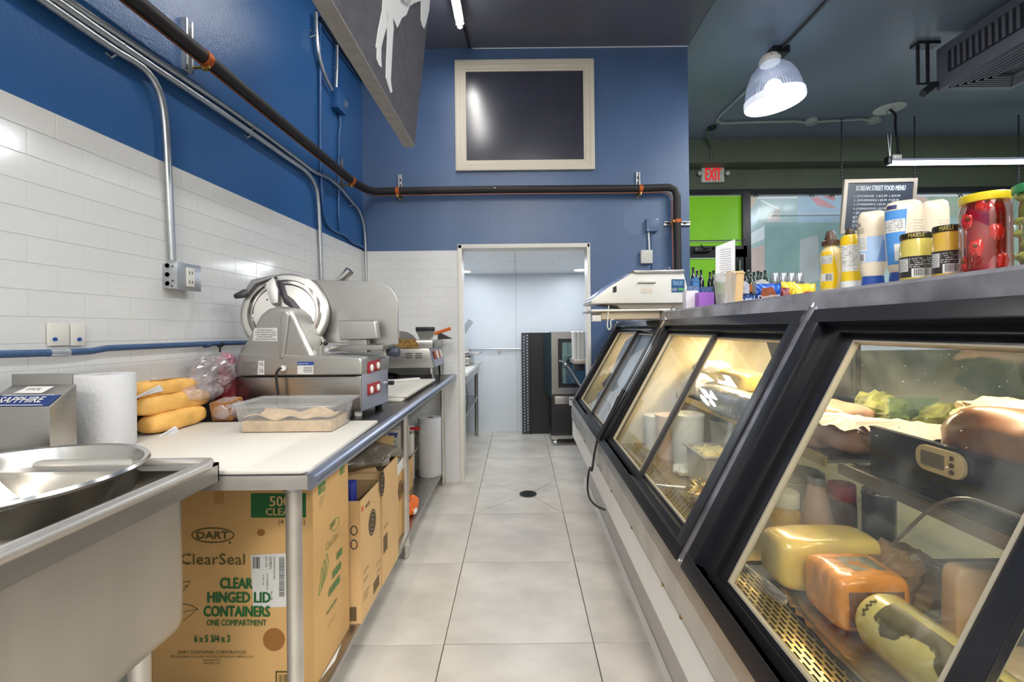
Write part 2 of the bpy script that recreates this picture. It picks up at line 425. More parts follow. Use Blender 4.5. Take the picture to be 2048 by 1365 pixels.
# interior window in the back wall: moulded frame, dark pane
wp = lambda a, c: at_y(a, c, YB)
A = wp(910, 124); Bp = wp(1189, 338); x0, x1, z0, z1 = A.x, Bp.x, Bp.z-.012, A.z
def frame(b, x0, x1, z0, z1, w, y0, y1):
    b.add([(x, y, z) for y in (y0, y1) for (x, z) in ((x0, z0), (x1, z0), (x1, z1), (x0, z1), (x0+w, z0+w), (x1-w, z0+w), (x1-w, z1-w), (x0+w, z1-w))],
          [f for i in range(4) for f in ((i, (i+1) % 4, 4+(i+1) % 4, 4+i), (8+i, 12+i, 12+(i+1) % 4, 8+(i+1) % 4), (i, 8+i, 8+(i+1) % 4, (i+1) % 4), (4+i, 4+(i+1) % 4, 12+(i+1) % 4, 12+i))])
    return b
b = B(); frame(b, x0, x1, z0, z1, .035, YB-.03, YB); frame(b, x0+.03, x1-.03, z0+.03, z1-.03, .04, YB-.022, YB); frame(b, x0+.065, x1-.065, z0+.065, z1-.065, .022, YB-.014, YB)
win = struct('window_1', b, cream, bevel=.003)
b = B().box(x0+.08, x1-.08, YB-.006, YB-.003, z0+.08, z1-.08)
obj('pane', b, mat('dark mirror glass', (50, 52, 66), .22, 0, spec=.6, var=.15, scale=3), win)
# ------------------------------------------------------------------ end shell

# ------------------------------------------------------------------ pipes and conduits on the walls
def run(pts, off, plane=on_wl): return [plane(a, c, off) for a, c in pts]
def conduit(label, pts, r, m, off=.025, straps=(), smooth=1, plane=on_wl, nrm=None):
    P = run(pts, off, plane); t = thing('conduit', label, 'conduit', P[-1])
    obj('pipe', B().tube(P, r, 10, smooth), m, t, smooth=True)
    n = nrm or WN
    for sx, sy in straps:
        p = plane(sx, sy, off); b = B(); d = WD if n is WN else V((1, 0, 0))
        M = Matrix.Translation(p)
        b.tube([p-d*.02-n*(off-.003)+V((0, 0, -.012)), p-n*(off-.003)+V((0, 0, -.018)), p+n*(r+.001), p-n*(off-.003)+V((0, 0, .018)), p+d*.0-n*(off-.003)+V((0, 0, .03))], .0035, 6)
        obj('strap', b, galv, t)
    return t
back = lambda a, c, off: at_y(a, c, YB-off)
conduit('lowest of the three steel conduits on the blue wall, bending down to the outlet box', [(-40, -88), (20, -46), (84, 0), (160, 53), (232, 102), (262, 119), (290, 138), (313, 168), (326, 208), (332, 260), (338, 380), (345, 521)], .0125, galv, .025, [(235, 104)])
conduit('middle steel conduit on the blue wall, bending down behind the meat slicer', [(-15, -90), (50, -43), (112, 0), (250, 96), (400, 196), (500, 264), (585, 324), (612, 342), (628, 364), (636, 392), (640, 470), (644, 572)], .0125, galv, .025, [(242, 90), (503, 268)])
conduit('uppermost steel conduit on the blue wall, ending down in the far corner', [(10, -93), (60, -55), (135, 0), (250, 77), (500, 247), (610, 330), (630, 345), (648, 352), (660, 357), (685, 380), (694, 392), (704, 404), (718, 420), (727, 445), (731, 480), (733, 575)], .0115, galv, .025, [(506, 255), (620, 338), (680, 376), (706, 408)])
conduit('blue painted conduit dropping the wall beside the flexible steel whip', [(639, 20), (640, 160), (641, 340), (645, 420), (652, 448), (668, 462), (690, 470), (705, 486), (722, 492), (728, 497)], .010, blue, .014, [(643, 385)])
conduit('blue painted conduit running down below the dark junction box', [(679, 222), (681, 250), (677, 275), (678, 300), (677, 345), (677, 455), (684, 470)], .009, blue, .014, [(677, 372)])
conduit('curved flexible steel whip leading into the top of the junction box', [(632, 25), (633, 70), (637, 110), (648, 148), (664, 180)], .012, galv, .03, [(630, 68)])
conduit('short straight steel conduit standing above the junction box', [(674, 78), (674, 120), (672, 182)], .011, galv, .03, [(676, 142)])
conduit('dark painted conduit slanting along the top of the corner under the board', [(640, 36), (676, 92), (700, 126), (724, 162)], .012, blkp, .03)
p0, p1 = on_wl(664, 186, 0), on_wl(684, 220, .05)
jb = thing('junction_box', 'dark blue metal junction box on the left wall with a steel tab', 'electrical box', p1)
b = B(); wbox(b, p0.y-.02, p0.y+.11, p1.z-.01, p0.z+.03, 0, .05); obj('body', b, blue, jb, bevel=.003)
b = B(); wbox(b, p0.y+.10, p0.y+.13, p1.z+.05, p0.z+.0, .05, .055); obj('tab', b, galv, jb)

# black insulated line with its copper companion
def clampset(t, p, d, n, r):
    """strut channel, copper coloured cushion clamp, bolt; d along pipe, n out of the wall"""
    up = n.cross(d).normalized()
    if abs(up.z) > .5 and up.z < 0: up = -up
    return up
def strut(t, c, ax, wd, n, L=.16, dn=.05):
    """slotted channel lying on the wall along ax"""
    b = B(); o = c
    def bar(a0, a1, w0, w1, h0, h1): b.add([o+ax*a+wd*w_+n*h for h in (h0, h1) for a in (a0, a1) for w_ in (w0, w1)], [(0, 2, 3, 1), (4, 5, 7, 6), (0, 1, 5, 4), (2, 6, 7, 3), (0, 4, 6, 2), (1, 3, 7, 5)])
    bar(-dn, L, -.019, -.016, 0, .022); bar(-dn, L, .016, .019, 0, .022); bar(-dn, L, -.018, .018, 0, .003)
    bar(-dn, L, -.019, -.010, .019, .022); bar(-dn, L, .010, .019, .019, .022)
    obj('strut_channel', b, galv, t)
    b = B()
    k = -dn+.02
    while k < L-.02:
        bar_ = [o+ax*(k+e)+wd*w_+n*.0035 for e, w_ in ((0, -.006), (.024, -.006), (.024, .006), (0, .006))]
        b.quad(*bar_); k += .045
    obj('slots', b, black, t, kind='stuff')
OFP = .085
def pwl(a, c): return on_wl(a, c, OFP)
pb = lambda a, c: at_y(a, c, YB-OFP)
Pw = [pwl(150, -94), pwl(268, 0), pwl(412, 118), pwl(560, 243), pwl(704, 362)]
cor = pb(741, 383); c1 = Pw[-1].lerp(cor, .5)
Pb = [pb(741, 383), pb(800, 382), pb(1000, 379), pb(1280, 377), pb(1338, 375), pb(1350, 380), pb(1354, 394), pb(1354, 440), pb(1356, 540), pb(1356, 600)]
t = thing('insulated_pipe', 'black foam insulated pipe running down the left wall and across the back wall', 'pipe', cor)
obj('insulation', B().tube(Pw[:-1]+[Pw[-2].lerp(Pw[-1], .6), Pw[-1], Pw[-1].lerp(cor, .7), cor+V((.03, 0, 0)), *Pb[1:]], .029, 14), blk, t, smooth=True)
dz = V((0, 0, -.036))
side = V((-.04, 0, 0))
obj('copper_line', B().tube([p+dz for p in Pw]+[cor+V((-.0, 0, -.034)), Pb[1]+dz, Pb[2]+dz, Pb[3]+dz, Pb[4]+V((-.03, 0, -.036)), Pb[5]+V((-.042, 0, -.03)), Pb[6]+side, Pb[7]+side, Pb[8]+side, Pb[9]+side], .0042, 8), copper, t, smooth=True)
for (a, c) in ((558, 238), (990, 378)):
    q = (pwl if a < 700 else pb)(a, c); n = WN if a < 700 else V((0, -1, 0))
    obj('tape_mark', B().cyl(q+n*.024-V((.0, 0, 0)), q+n*.030, .006, n=4), labelw if a > 700 else rubber, t)
def pipe_clamp(label, c, d, ax, n, wp_):
    t = thing('pipe_clamp', label, 'bracket', c, )
    strut(t, wp_, ax, d, n)
    b = B(); b.lathe(c-d*.014, [(.030, 0), (.033, 0), (.033, .028), (.030, .028)], 16, d); obj('cushion_ring', b, rust, t, smooth=True)
    q = c-ax*.036-d*.0
    b = B(); b.cyl(q+n*.0-ax*.012, q+n*.0+ax*.0, .011, n=6); b.cyl(q-n*.05, q+n*.02, .006, n=8); obj('bolt', b, mat('brass bolt', (196, 160, 90), .3, .9), t)
    return t
UZ = V((0, 0, 1)); NB = V((0, -1, 0))
p = pwl(410, 117); pipe_clamp('strut bracket on the left wall holding the black pipe nearest the camera', p, WD, UZ, WN, p-WN*OFP)
p = pwl(702, 361); pipe_clamp('strut bracket on the left wall close to the corner holding the black pipe', p, WD, UZ, WN, p-WN*OFP)
p = pb(796, 383); pipe_clamp('strut bracket on the back wall just right of the corner', p, V((1, 0, 0)), UZ, NB, p-NB*OFP)
p = pb(1281, 378); pipe_clamp('strut bracket on the back wall right of the window', p, V((1, 0, 0)), UZ, NB, p-NB*OFP)
p = pb(1355, 443); pipe_clamp('level strut bracket holding the vertical drop of the black pipe', p, V((0, 0, 1)), V((1, 0, 0)), NB, p-NB*OFP-V((.03, 0, 0)))

# outlet box on the tile
p0 = on_wl(325, 524, .008); p1 = on_wl(325, 576, .008); Yo = p0.y; zo0, zo1 = p1.z-.004, p0.z-.004
t = thing('outlet_box', 'galvanised outlet box with a white duplex receptacle on the tiled wall', 'outlet', p1)
b = B(); wbox(b, Yo, Yo+.115, zo0, zo1, .008, .062); obj('box', b, galv, t, bevel=.004)
b = B(); wbox(b, Yo-.002, Yo+.117, zo0-.003, zo1+.003, .062, .067); obj('cover_plate', b, galv, t, bevel=.002)
b = B(); wbox(b, Yo+.040, Yo+.078, zo0+.012, zo1-.012, .067, .072); rc_ = obj('receptacle', b, wcast, t, bevel=.002)
b = B()
for zz in (zo0+.025, zo1-.038):
    for dy in (.050, .063): wbox(b, Yo+dy, Yo+dy+.003, zz, zz+.012, .072, .0726)
obj('slots', b, black, rc_)
b = B()
for k in range(3):
    q = wl(Yo, zo0+.02+k*.034, .028); b.lathe(q+V((0, -.001, 0)), [(.011, 0), (.011, -.0015), (.009, -.0015), (.009, 0)], 14, V((0, 1, 0)))
obj('knockout', b, galv, t, kind='stuff')
b = B()
for dz_, of in ((.02, .048), (.075, .048), (-.0, 0)): 
    q = wl(Yo, zo0+dz_+.01, of or .045); b.cyl(q+V((0, -.002, 0)), q, .003, n=8)
obj('screw_hole', b, black, t, kind='stuff')
# blue painted water pipe along the tile, with a tape wrap
P = [on_wl(-90, 712, .045), on_wl(0, 709, .045), on_wl(110, 706, .045), on_wl(180, 703, .045), on_wl(215, 697, .045), on_wl(330, 692, .045), on_wl(440, 687, .045), on_wl(560, 684, .045), wl(2.35, 1.255, .045)]
t = thing('water_pipe', 'blue painted water pipe running level along the tiled left wall', 'pipe', P[2])
obj('pipe', B().tube(P, .0105, 10), pblue, t, smooth=True)
obj('tape_wrap', B().tube([on_wl(97, 706.5, .045), on_wl(108, 706.2, .045), on_wl(124, 706, .045), on_wl(136, 705.5, .045)], .0122, 10), galv, t, smooth=True)
q = on_wl(440, 689, .045); b = B(); b.cyl(q, q-WN*.045, .004); b.cyl(q-V((0, 0, .0)), q-V((0, 0, .035)), .004); b.lathe(q-WD*.006, [(.0135, 0), (.0135, .012)], 12, WD); obj('hook_hanger', b, rubber, t)
q = on_wl(413, 690, .045); obj('coupling', B().lathe(q-WD*.01, [(.013, 0), (.013, .02)], 12, WD), pblue, t, smooth=True)
# two white cover plates with blue screws
for k, (xa, xb) in enumerate(((97, 140), (142, 171))):
    a = on_wl(xa, 646, .016); c = on_wl(xb, 691, .016)
    t = thing('blank_plate', ['left', 'right'][k]+' of two white blank plates with one blue dot above the blue pipe', 'cover plate', c)
    b = B(); wbox(b, a.y, c.y, c.z, a.z, .011, .016); obj('plate', b, white, t, bevel=.001)
    q = on_wl([109, 158][k], 679, .016); obj('plug', B().cyl(q, q+WN*.004, .0055, n=14), bluel, t)
# boxes on the blue back wall
def wall_box(label, x0, y0, x1, y1, m, extra=True):
    a, c = at_y(x0, y0, YB-.05), at_y(x1, y1, YB-.05)
    t = thing('electrical_box', label, 'electrical box', c)
    obj('body', B().box(a.x, c.x, YB-.045, YB-.001, c.z, a.z), m, t, bevel=.004)
    obj('cover', B().box(a.x-.003, c.x+.003, YB-.05, YB-.044, c.z-.003, a.z+.003), m, t, bevel=.004)
    b = B()
    for sx, sz in ((a.x+.008, c.z+.008), (c.x-.008, a.z-.008)): b.cyl((sx, YB-.052, sz), (sx, YB-.05, sz), .004, n=8)
    obj('screw', b, galv, t)
    return t
wall_box('blue grey painted square box on the back wall right of the doorway', 1294, 437, 1317, 462, patch)
wall_box('pale grey square box on the back wall just above the scale', 1283, 501, 1305, 526, mat('pale grey box', (196, 196, 190), .4))
b = B().tube([at_y(1297, 462, YB-.02), at_y(1298, 480, YB-.02), at_y(1299, 501, YB-.02)], .0085, 8)
tag(obj('conduit', b, wpanel, smooth=True), 'short white conduit joining the two square boxes on the back wall', 'conduit')
b = B().tube([at_y(1303, 462, YB-.012), at_y(1305, 520, YB-.012), at_y(1306, 600, YB-.012)], .008, 8)
tag(obj('conduit', b, patch, smooth=True), 'blue grey painted conduit dropping behind the scale', 'conduit')

# ------------------------------------------------------------------ hanging menu board seen from its edge
Ye = 2.2
a = at_y(829, 294, Ye); bpt = at_y(864, -40, Ye); sl = (bpt.x-a.x)/(bpt.z-a.z)
X0, Z0 = a.x, a.z; nb = V((1, 0, -sl)).normalized()
t = thing('hanging_board', 'grey hanging panel with white paint drips seen from below at the ceiling', 'sign', (X0, Ye, Z0))
b = B(); H = ZC-Z0; d = V((sl*H, 0, H)); L = V((0, -2.6, 0)); q0 = V((X0, Ye, Z0))
b.add([q0, q0+L, q0+L+d, q0+d, q0+V((-.05, 0, 0)), q0+V((-.05, 0, 0))+L, q0+V((-.05, 0, 0))+L+d, q0+V((-.05, 0, 0))+d], [(0, 1, 2, 3), (7, 6, 5, 4), (0, 4, 5, 1), (1, 5, 6, 2), (2, 6, 7, 3), (3, 7, 4, 0)])
obj('panel', b, mat('mottled charcoal panel', (92, 90, 96), .5, var=.18, scale=14, stretch=(1, 1, 2)), t)
b = B(); b.add([q0+V((.002, 0, -.002)), q0+V((.002, 0, -.002))+L, q0+V((-.052, 0, -.002))+L, q0+V((-.052, 0, -.002)), q0+V((.002, 0, .004)), q0+V((.002, 0, .004))+L, q0+V((-.052, 0, .004))+L, q0+V((-.052, 0, .004))], [(0, 3, 2, 1), (4, 5, 6, 7), (0, 1, 5, 4), (2, 3, 7, 6), (1, 2, 6, 5), (3, 0, 4, 7)])
obj('edge_trim', b, mat('pale edge', (138, 134, 132), .5, var=.15, scale=25), t)
bp = lambda a_, c_: on_plane(a_, c_, q0, nb)
for pts in ([(766, -30), (764, 20), (756, 60), (751, 94), (753, 98), (753, 118), (757, 130), (763, 136), (762, 122), (762, 104), (762, 96), (766, 78), (771, 60), (774, 52), (775, 40), (772, 0), (772, -30)],
            [(772, -30), (774, 50), (774, 80), (772, 120), (771, 155), (776, 172), (781, 186), (784, 184), (781, 160), (783, 120), (785, 80), (787, 55), (785, 35), (786, -30)],
            [(786, -30), (784, 32), (790, 46), (794, 56), (799, 46), (803, 36), (812, 30), (820, 10), (824, -30)],
            [(842, -30), (841, 40), (844, 52), (848, 58), (852, 46), (858, 20), (862, -30)],
            [(800, -30), (800, 5), (806, 18), (816, 14), (828, 6), (846, 0), (846, -30)]):
    poly_px(pts, bp, .0015, mat('white sign paint', (240, 240, 238), .5), t, 'paint_drip')

# LED tube on the ceiling
p0 = at_z(920, 52, 3.52)
t = thing('led_tube', 'glowing linear LED tube light on the dark kitchen ceiling', 'light', p0)
y0 = -1.0
obj('tube', B().cyl(p0, (p0.x, y0, 3.52), .021, n=14), mat('led tube glow', (255, 253, 248), .5, emit=14), t, smooth=True)
obj('housing', B().box(p0.x-.03, p0.x+.03, y0, p0.y+.01, 3.54, 3.56), wcast, t)
q = at_z(938, 95, 3.58); 
b = B(); b.tube([(p0.x, p0.y, 3.56), (p0.x+.02, p0.y+.18, 3.6), (q.x, q.y, 3.58)], .012, 6); obj('feed_cable', b, blkp, t)
for yy in (p0.y-.02, 1.8): obj('clip', B().box(p0.x-.026, p0.x+.026, yy-.01, yy+.01, 3.505, ZC), galv, t)

# ------------------------------------------------------------------ work table on the left
ZTB = .962; XE = -.508; YN, YE = 1.10, 3.585
t = tb = thing('work_table', 'long stainless work table with rounded front edge, coloured for a bluish reflection, along the tiled wall', 'table', (-.62, 2.3, fz(2.3)))
b = B(); b.box(XE-.01, XE-.01, YN, YE, ZTB-.03, ZTB)
b = B().add([wl(YN, ZTB-.034, .02), (XE-.012, YN, ZTB-.034), (XE-.012, YE, ZTB-.034), wl(YE, ZTB-.034, .02), wl(YN, ZTB, .02), (XE-.012, YN, ZTB), (XE-.012, YE, ZTB), wl(YE, ZTB, .02)], [(0, 3, 2, 1), (4, 5, 6, 7), (0, 1, 5, 4), (1, 2, 6, 5), (2, 3, 7, 6), (3, 0, 4, 7)])
obj('tabletop', b, steeld, t)
obj('rolled_edge', B().lathe((XE-.018, YN-.002, ZTB-.017), [(.021, 0), (.021, YE-YN+.004)], 20, (0, 1, 0)), steelbl, t, smooth=True)  # edge coloured blue in place of a reflection
obj('end_apron', B().box(-1.37, XE-.02, YN-.003, YN, ZTB-.036, ZTB-.001), mat('end apron steel', (168, 164, 160), .4, .6, var=.1), t, bevel=.001)
b = B(); wbox(b, YN, YE, ZTB-.03, ZTB+.10, .008, .02); obj('backsplash', b, steel, t, bevel=.003)
for (X, Y) in ((-.610, 1.19), (-.641, 2.463), (-.618, 3.55), (-1.22, 1.19), (-1.2, 2.463), (-1.17, 3.55)):
    b = B(); b.cyl((X, Y, fz(Y)+.07), (X, Y, ZTB-.034), .0205, n=20)
    l = obj('leg', b, steel2, t, smooth=True)
    b = B(); b.lathe((X, Y, fz(Y)), [(.013, 0), (.018, .004), (.018, .012), (.022, .03), (.022, .07), (.0195, .072)], 16); obj('foot', b, chrome, l, smooth=True)
    b = B(); b.lathe((X, Y, ZTB-.07), [(.021, 0), (.026, .004), (.026, .036)], 16); obj('socket', b, galv, l, smooth=True)
ZS = .2
b = B().box(-1.22, -.617, 1.17, 3.56, ZS-.025, ZS); obj('shelf', b, steel, t, bevel=.008)

# cutting boards
def board(label, x0, x1, y0, y1, z, h=.013):
    o = obj('cutting_board', B().box(x0, x1, y0, y1, z, z+h), plasw, bevel=.005); tag(o, label, 'cutting board'); return o
o = obj('cutting_board', B().prism([(-1.15, 1.105, ZTB), (-.548, 1.105, ZTB), (-.530, 1.13, ZTB), (-.548, 1.71, ZTB), (-1.31, 1.71, ZTB), (-1.335, 1.24, ZTB), (-1.15, 1.24, ZTB)], (0, 0, .012)), plasw, bevel=.004)
tag(o, 'large white cutting board at the near end of the steel table', 'cutting board')
board('white cutting board topmost of two beyond the meat slicer', -1.06, -.572, 2.27, 3.03, ZTB+.014)
board('white cutting board lying underneath another beyond the meat slicer', -1.07, -.590, 2.22, 2.98, ZTB)
ZB = ZTB+.012
# knife and white towel on the far board
t = thing('kitchen_knife', 'white handled kitchen knife lying on the far cutting board', 'knife', (-.85, 2.85, ZTB+.028))
z = ZTB+.0275
obj('handle', B().prism([(-.84, 2.80, z), (-.67, 2.93, z), (-.66, 2.96, z), (-.69, 2.97, z), (-.84, 2.86, z)], (0, 0, .016)), wcast, t, bevel=.005)
obj('blade', B().prism([(-1.04, 2.72, z+.006), (-.84, 2.81, z+.006), (-.84, 2.84, z+.006), (-1.04, 2.745, z+.006)], (0, 0, .002)), chrome, t)

# paper towel roll
def towel(label, x, y, z, r, h, core=.022):
    t = thing('paper_towel_roll', label, 'paper towels', (x, y, z))
    obj('paper', B().lathe((x, y, z), [(core, 0), (r-.003, 0), (r, .004), (r, h-.004), (r-.003, h), (core+.001, h), (core, h-.04), (core, .001)], 48), paperw, t, smooth=True)
    obj('core', B().lathe((x, y, z+.01), [(core-.002, 0), (core-.002, h-.012), (core-.004, h-.012), (core-.004, .0)], 24), card_in, t, smooth=True)
    return t
towel('large white paper towel roll standing on the near cutting board', -1.270, 1.352, ZB, .076, .222)
towel('white paper towel roll standing on the shelf at the far end under the table', -.70, 3.44, ZS, .088, .445, .03)

# bread stack
crust = mat('golden crust', (226, 174, 92), .6, var=.2, scale=12, bump=.3, bscale=45)
def loaf(label, a, c, r, seed):
    a, c = V(a), V(c); d = c-a; L = d.length
    M = Matrix.Translation((a+c)/2).to_3x3()
    q = d.normalized(); u = V((0, 0, 1)).cross(q).normalized(); w_ = q.cross(u)
    R3 = Matrix((q, u, w_)).transposed()
    b = B().blob((a+c)/2, L/2, r*1.08, r*.9, 40, 16, .10, 3.0, 3.2, R3, seed)
    t = thing('bread_loaf', label, 'bread', ((a+c)/2)-V((0, 0, r*.9)), 'long bread loaves stacked against the tiled wall')
    obj('crust', b, crust, t, smooth=True)
    b = B(); m0 = (a+c)/2+w_*(r*.80)-u*r*.35
    P = [m0+q*(L*k*.5)+w_*(.004*(1-abs(k)))+u*(.004*math.sin(k*5)) for k in (-.5, -.3, -.1, .1, .3, .5)]
    b.tube(P, .003, 6); obj('score_line', b, mat('dark crust', (170, 112, 44), .7), t, smooth=True)
    return t
yA, yB = 1.50, 1.765
loaf('long golden loaf at the bottom of the bread stack on the cutting board', wl(yA-.01, ZB+.034, .105), wl(yB-.03, ZB+.034, .105), .040, 1)
loaf('long golden loaf in the middle of the bread stack with film over it', wl(yA-.03, ZB+.094, .085), wl(yB+.02, ZB+.088, .085), .040, 2)
loaf('long golden loaf on top of the bread stack against the tiles', wl(yA-.03, ZB+.150, .062), wl(yB+.0, ZB+.138, .062), .036, 3)
for k, (zz, of, L) in enumerate(((ZB+.155, .10, .05), (ZB+.012, .16, .045))):
    a = wl(yA-.06, zz-.03, of); 
    b = B(); b.prism([a, wl(yA+L, zz-.0+.008, of+.01), wl(yA+L+.012, zz-.012, of+.012), wl(yA+.0, zz-.05+.03, of+.0)], (-.004, .0, .002))
    tag(obj('paper_sleeve', b, paperw), ['upper', 'lower'][k]+' white paper flap wrapped round the end of the bread loaves', 'paper')
def crumple(b, c, rx, ry, rz, seed, n=26, m=16, amp=.35, fr=3.2, M=None):
    return b.blob(c, rx, ry, rz, n, m, amp, fr, 2.3, M, seed)
b = crumple(B(), wl(1.82, ZB+.175, .090), .060, .10, .07, 5); o = obj('plastic_bag', b, bagm); tag(o, 'clear crinkled plastic bag twisted above the bread beside the slicer', 'bag')
b = crumple(B(), wl(1.74, ZB+.112, .10), .05, .10, .035, 9, amp=.2); o = obj('plastic_film', b, bagm); tag(o, 'clear film lying over the middle bread loaf', 'plastic film')
# packets of brown rolls and the dark red bag
t = thing('bread_packet', 'clear packet of brown sliced bread next to the loaves', 'bread', wl(1.78, ZB, .19))
for k in range(5):
    b = B(); M = Matrix.Translation(wl(1.73+.018*k, ZB+.038+.003*k, .195)) @ Matrix.Rotation(.25+.05*k, 4, 'X')
    b.box(-.038, .038, -.008, .008, -.037, .037, M); obj('slice', b, mat('brown toast', (146, 98, 54), .75, var=.2, scale=30), t, bevel=.004)
b = crumple(B(), wl(1.77, ZB+.042, .195), .048, .060, .046, 13, amp=.12); obj('wrapper', b, bagm, t, smooth=True)
b = crumple(B(), wl(1.90, ZTB+.110, .090), .035, .05, .105, 15, amp=.15); o = obj('snack_bag', b, mat('dark red foil', (120, 28, 40), .3, .2, var=.3, scale=25)); tag(o, 'dark red bag standing against the left side of the slicer', 'bag')
b = crumple(B(), wl(1.90, ZTB+.235, .090), .03, .035, .03, 19, amp=.4); o = obj('plastic_bag', b, mat('pink crinkled film', (176, 120, 138), .3, var=.3, scale=40)); tag(o, 'pinkish twisted bag top above the dark red bag', 'bag')

# clear tub with beige mixture
t = thing('food_tub', 'clear plastic food tub half full of beige mixture on the near cutting board', 'food container', (-.8, 1.58, ZB))
tx0, tx1, ty0, ty1 = -.955, -.642, 1.512, 1.668
def tub(b, x0, x1, y0, y1, z0, z1, sl_, th=.003, rim=.018):
    o_ = [(x0, y0), (x1, y0), (x1, y1), (x0, y1)]; cx, cy = (x0+x1)/2, (y0+y1)/2
    def ring(e, z): return [V((x+(e if x > cx else -e), y+(e if y > cy else -e), z)) for x, y in o_]
    R_ = [ring(0, z0), ring(sl_, z1), ring(sl_+rim, z1), ring(sl_+rim, z1-.004), ring(sl_-.0+.001, z1-.004), ring(0, z0)]
    vs = [p for r_ in (ring(-.004, z0), ring(0, z0+.004), ring(sl_, z1), ring(sl_+rim, z1), ring(sl_+rim, z1-.005)) for p in r_]
    fs = [(0, 1, 2, 3)]
    for i in range(4):
        for k in range(4): fs.append((i*4+k, i*4+(k+1) % 4, (i+1)*4+(k+1) % 4, (i+1)*4+k))
    return b.add(vs, fs)
obj('tub', tub(B(), tx0, tx1, ty0, ty1, ZB+.001, ZB+.095, .012, rim=.017), tubp, t, bevel=.002, seg=1)
obj('lid', tub(B(), tx0-.018, tx1+.018, ty0-.018, ty1+.018, ZB+.097, ZB+.101, .004, rim=.008), tubp, t)
b = B(); n = 24
vs = []; fs = []
for j in range(9):
    for i in range(n+1):
        x = tx0+.004+(tx1-tx0-.008)*i/n; y = ty0+.004+(ty1-ty0-.008)*j/8
        vs.append((x, y, ZB+.052+.022*noise.noise(V((x*14, y*14, 0)))))
for j in range(8):
    for i in range(n): k = j*(n+1)+i; fs.append((k, k+1, k+n+2, k+n+1))
b.add(vs, fs)
b.box(tx0+.004, tx1-.004, ty0+.004, ty1-.004, ZB+.003, ZB+.040)
obj('mixture', b, mat('beige mixture', (206, 176, 136), .6, var=.2, scale=30), t)

# ------------------------------------------------------------------ meat slicer
A8 = math.radians(8); O = V((-.656, 1.835, ZTB+.028)); EX = V((-math.cos(A8), math.sin(A8), 0)); EY = V((math.sin(A8), math.cos(A8), 0))
def sp(d): return lambda a, c: on_plane(a, c, O+EY*d, EY)
NR = -EX
rp = lambda a, c: on_plane(a, c, O+NR*.001, NR)
t = thing('meat_slicer', 'big stainless meat slicer with round blade guard on the work table', 'slicer', O-V((0, 0, .028)))
def sprism(name, pts, d, th, m, bev=.004, parent=t, seg=3):
    P = [sp(d)(*p) for p in pts]; return obj(name, B().prism(P, EY*th), m, parent, bevel=bev, seg=seg)
sprism('base', [(470, 754), (722, 752), (723, 823), (470, 823)], 0, .255, steel, .006)
sprism('top_cover', [(467, 753), (723, 751), (723, 724), (720, 716), (700, 714), (478, 706), (470, 730)], -.006, .268, cast, .008)
sprism('motor_housing', [(470, 728), (477, 702), (492, 682), (508, 652), (519, 630), (534, 618), (556, 613), (574, 616), (590, 632), (604, 665), (630, 722)], -.002, .15, cast, .022, seg=5)
sprism('housing_ridge', [(558, 718), (560, 640), (562, 626), (570, 622), (578, 630), (572, 680), (566, 718)], -.012, .03, cast, .006)
obj('seam_line', B().prism([sp(-.0085)(*p) for p in [(484, 754.5), (712, 752.5), (712, 754), (484, 756)]], EY*.001), black, t)
# right face with its controls
P = [rp(723, 823), rp(783, 802), rp(783, 700), rp(723, 722)]
q0 = O+NR*.004; d1 = EY*.255
b = B(); b.prism([P[0], P[0]+EY*.25, V((*(P[0]+EY*.25).xy, P[3].z-.01)), P[3]-V((0, 0, .01))], NR*.004); obj('side_panel', b, mat('side panel steel', (172, 176, 190), .35, .6, var=.06), t, bevel=.002)
rq = lambda a, c: on_plane(a, c, O+NR*.0062, NR)
for (y0_, y1_) in ((723, 748), (767, 792)):
    pl = poly_px([(735, y1_), (759, y1_-8), (759, y0_-5), (735, y0_+2)], rq, .004, redl, t, 'switch_plate', bevel=.001)
    for (a, c) in ((741, (y0_+y1_)/2+1), (754, (y0_+y1_)/2-4)):
        q = rq(a, c); obj('push_button', B().blob(q+NR*.006, .008, .012, .017, 14, 8), wcast, t, smooth=True)
q = rq(775, 766); b = B(); b.lathe(q, [(.010, 0), (.010, .006), (.007, .008)], 14, NR); obj('knob_collar', b, chrome, t, smooth=True)
b = B(); b.lathe(q+NR*.008, [(.010, 0), (.011, .02), (.009, .022)], 14, NR); obj('small_knob', b, blkp, t, smooth=True)
q = rq(767, 706)+V((0, 0, .004)); b = B(); b.lathe(q, [(.022, 0), (.027, .004), (.027, .018), (.024, .02)], 28, NR); dd = obj('thickness_dial', b, wcast, t, smooth=True)
b = B(); b.lathe(q+NR*.02, [(.017, 0), (.020, .008), (.024, .022), (.024, .05), (.020, .055)], 8, NR); obj('dial_knob', b, mat('dark blue grey plastic', (62, 66, 80), .45), t, bevel=.002)
b = B()
for k in range(14):
    a = 2*PI*k/14; u = NR.cross(UZ).normalized(); b.cyl(q+(u*math.cos(a)+UZ*math.sin(a))*.0272+NR*.006, q+(u*math.cos(a)+UZ*math.sin(a))*.0272+NR*.014, .0008, n=4)
obj('dial_mark', b, ink, dd, kind='stuff')
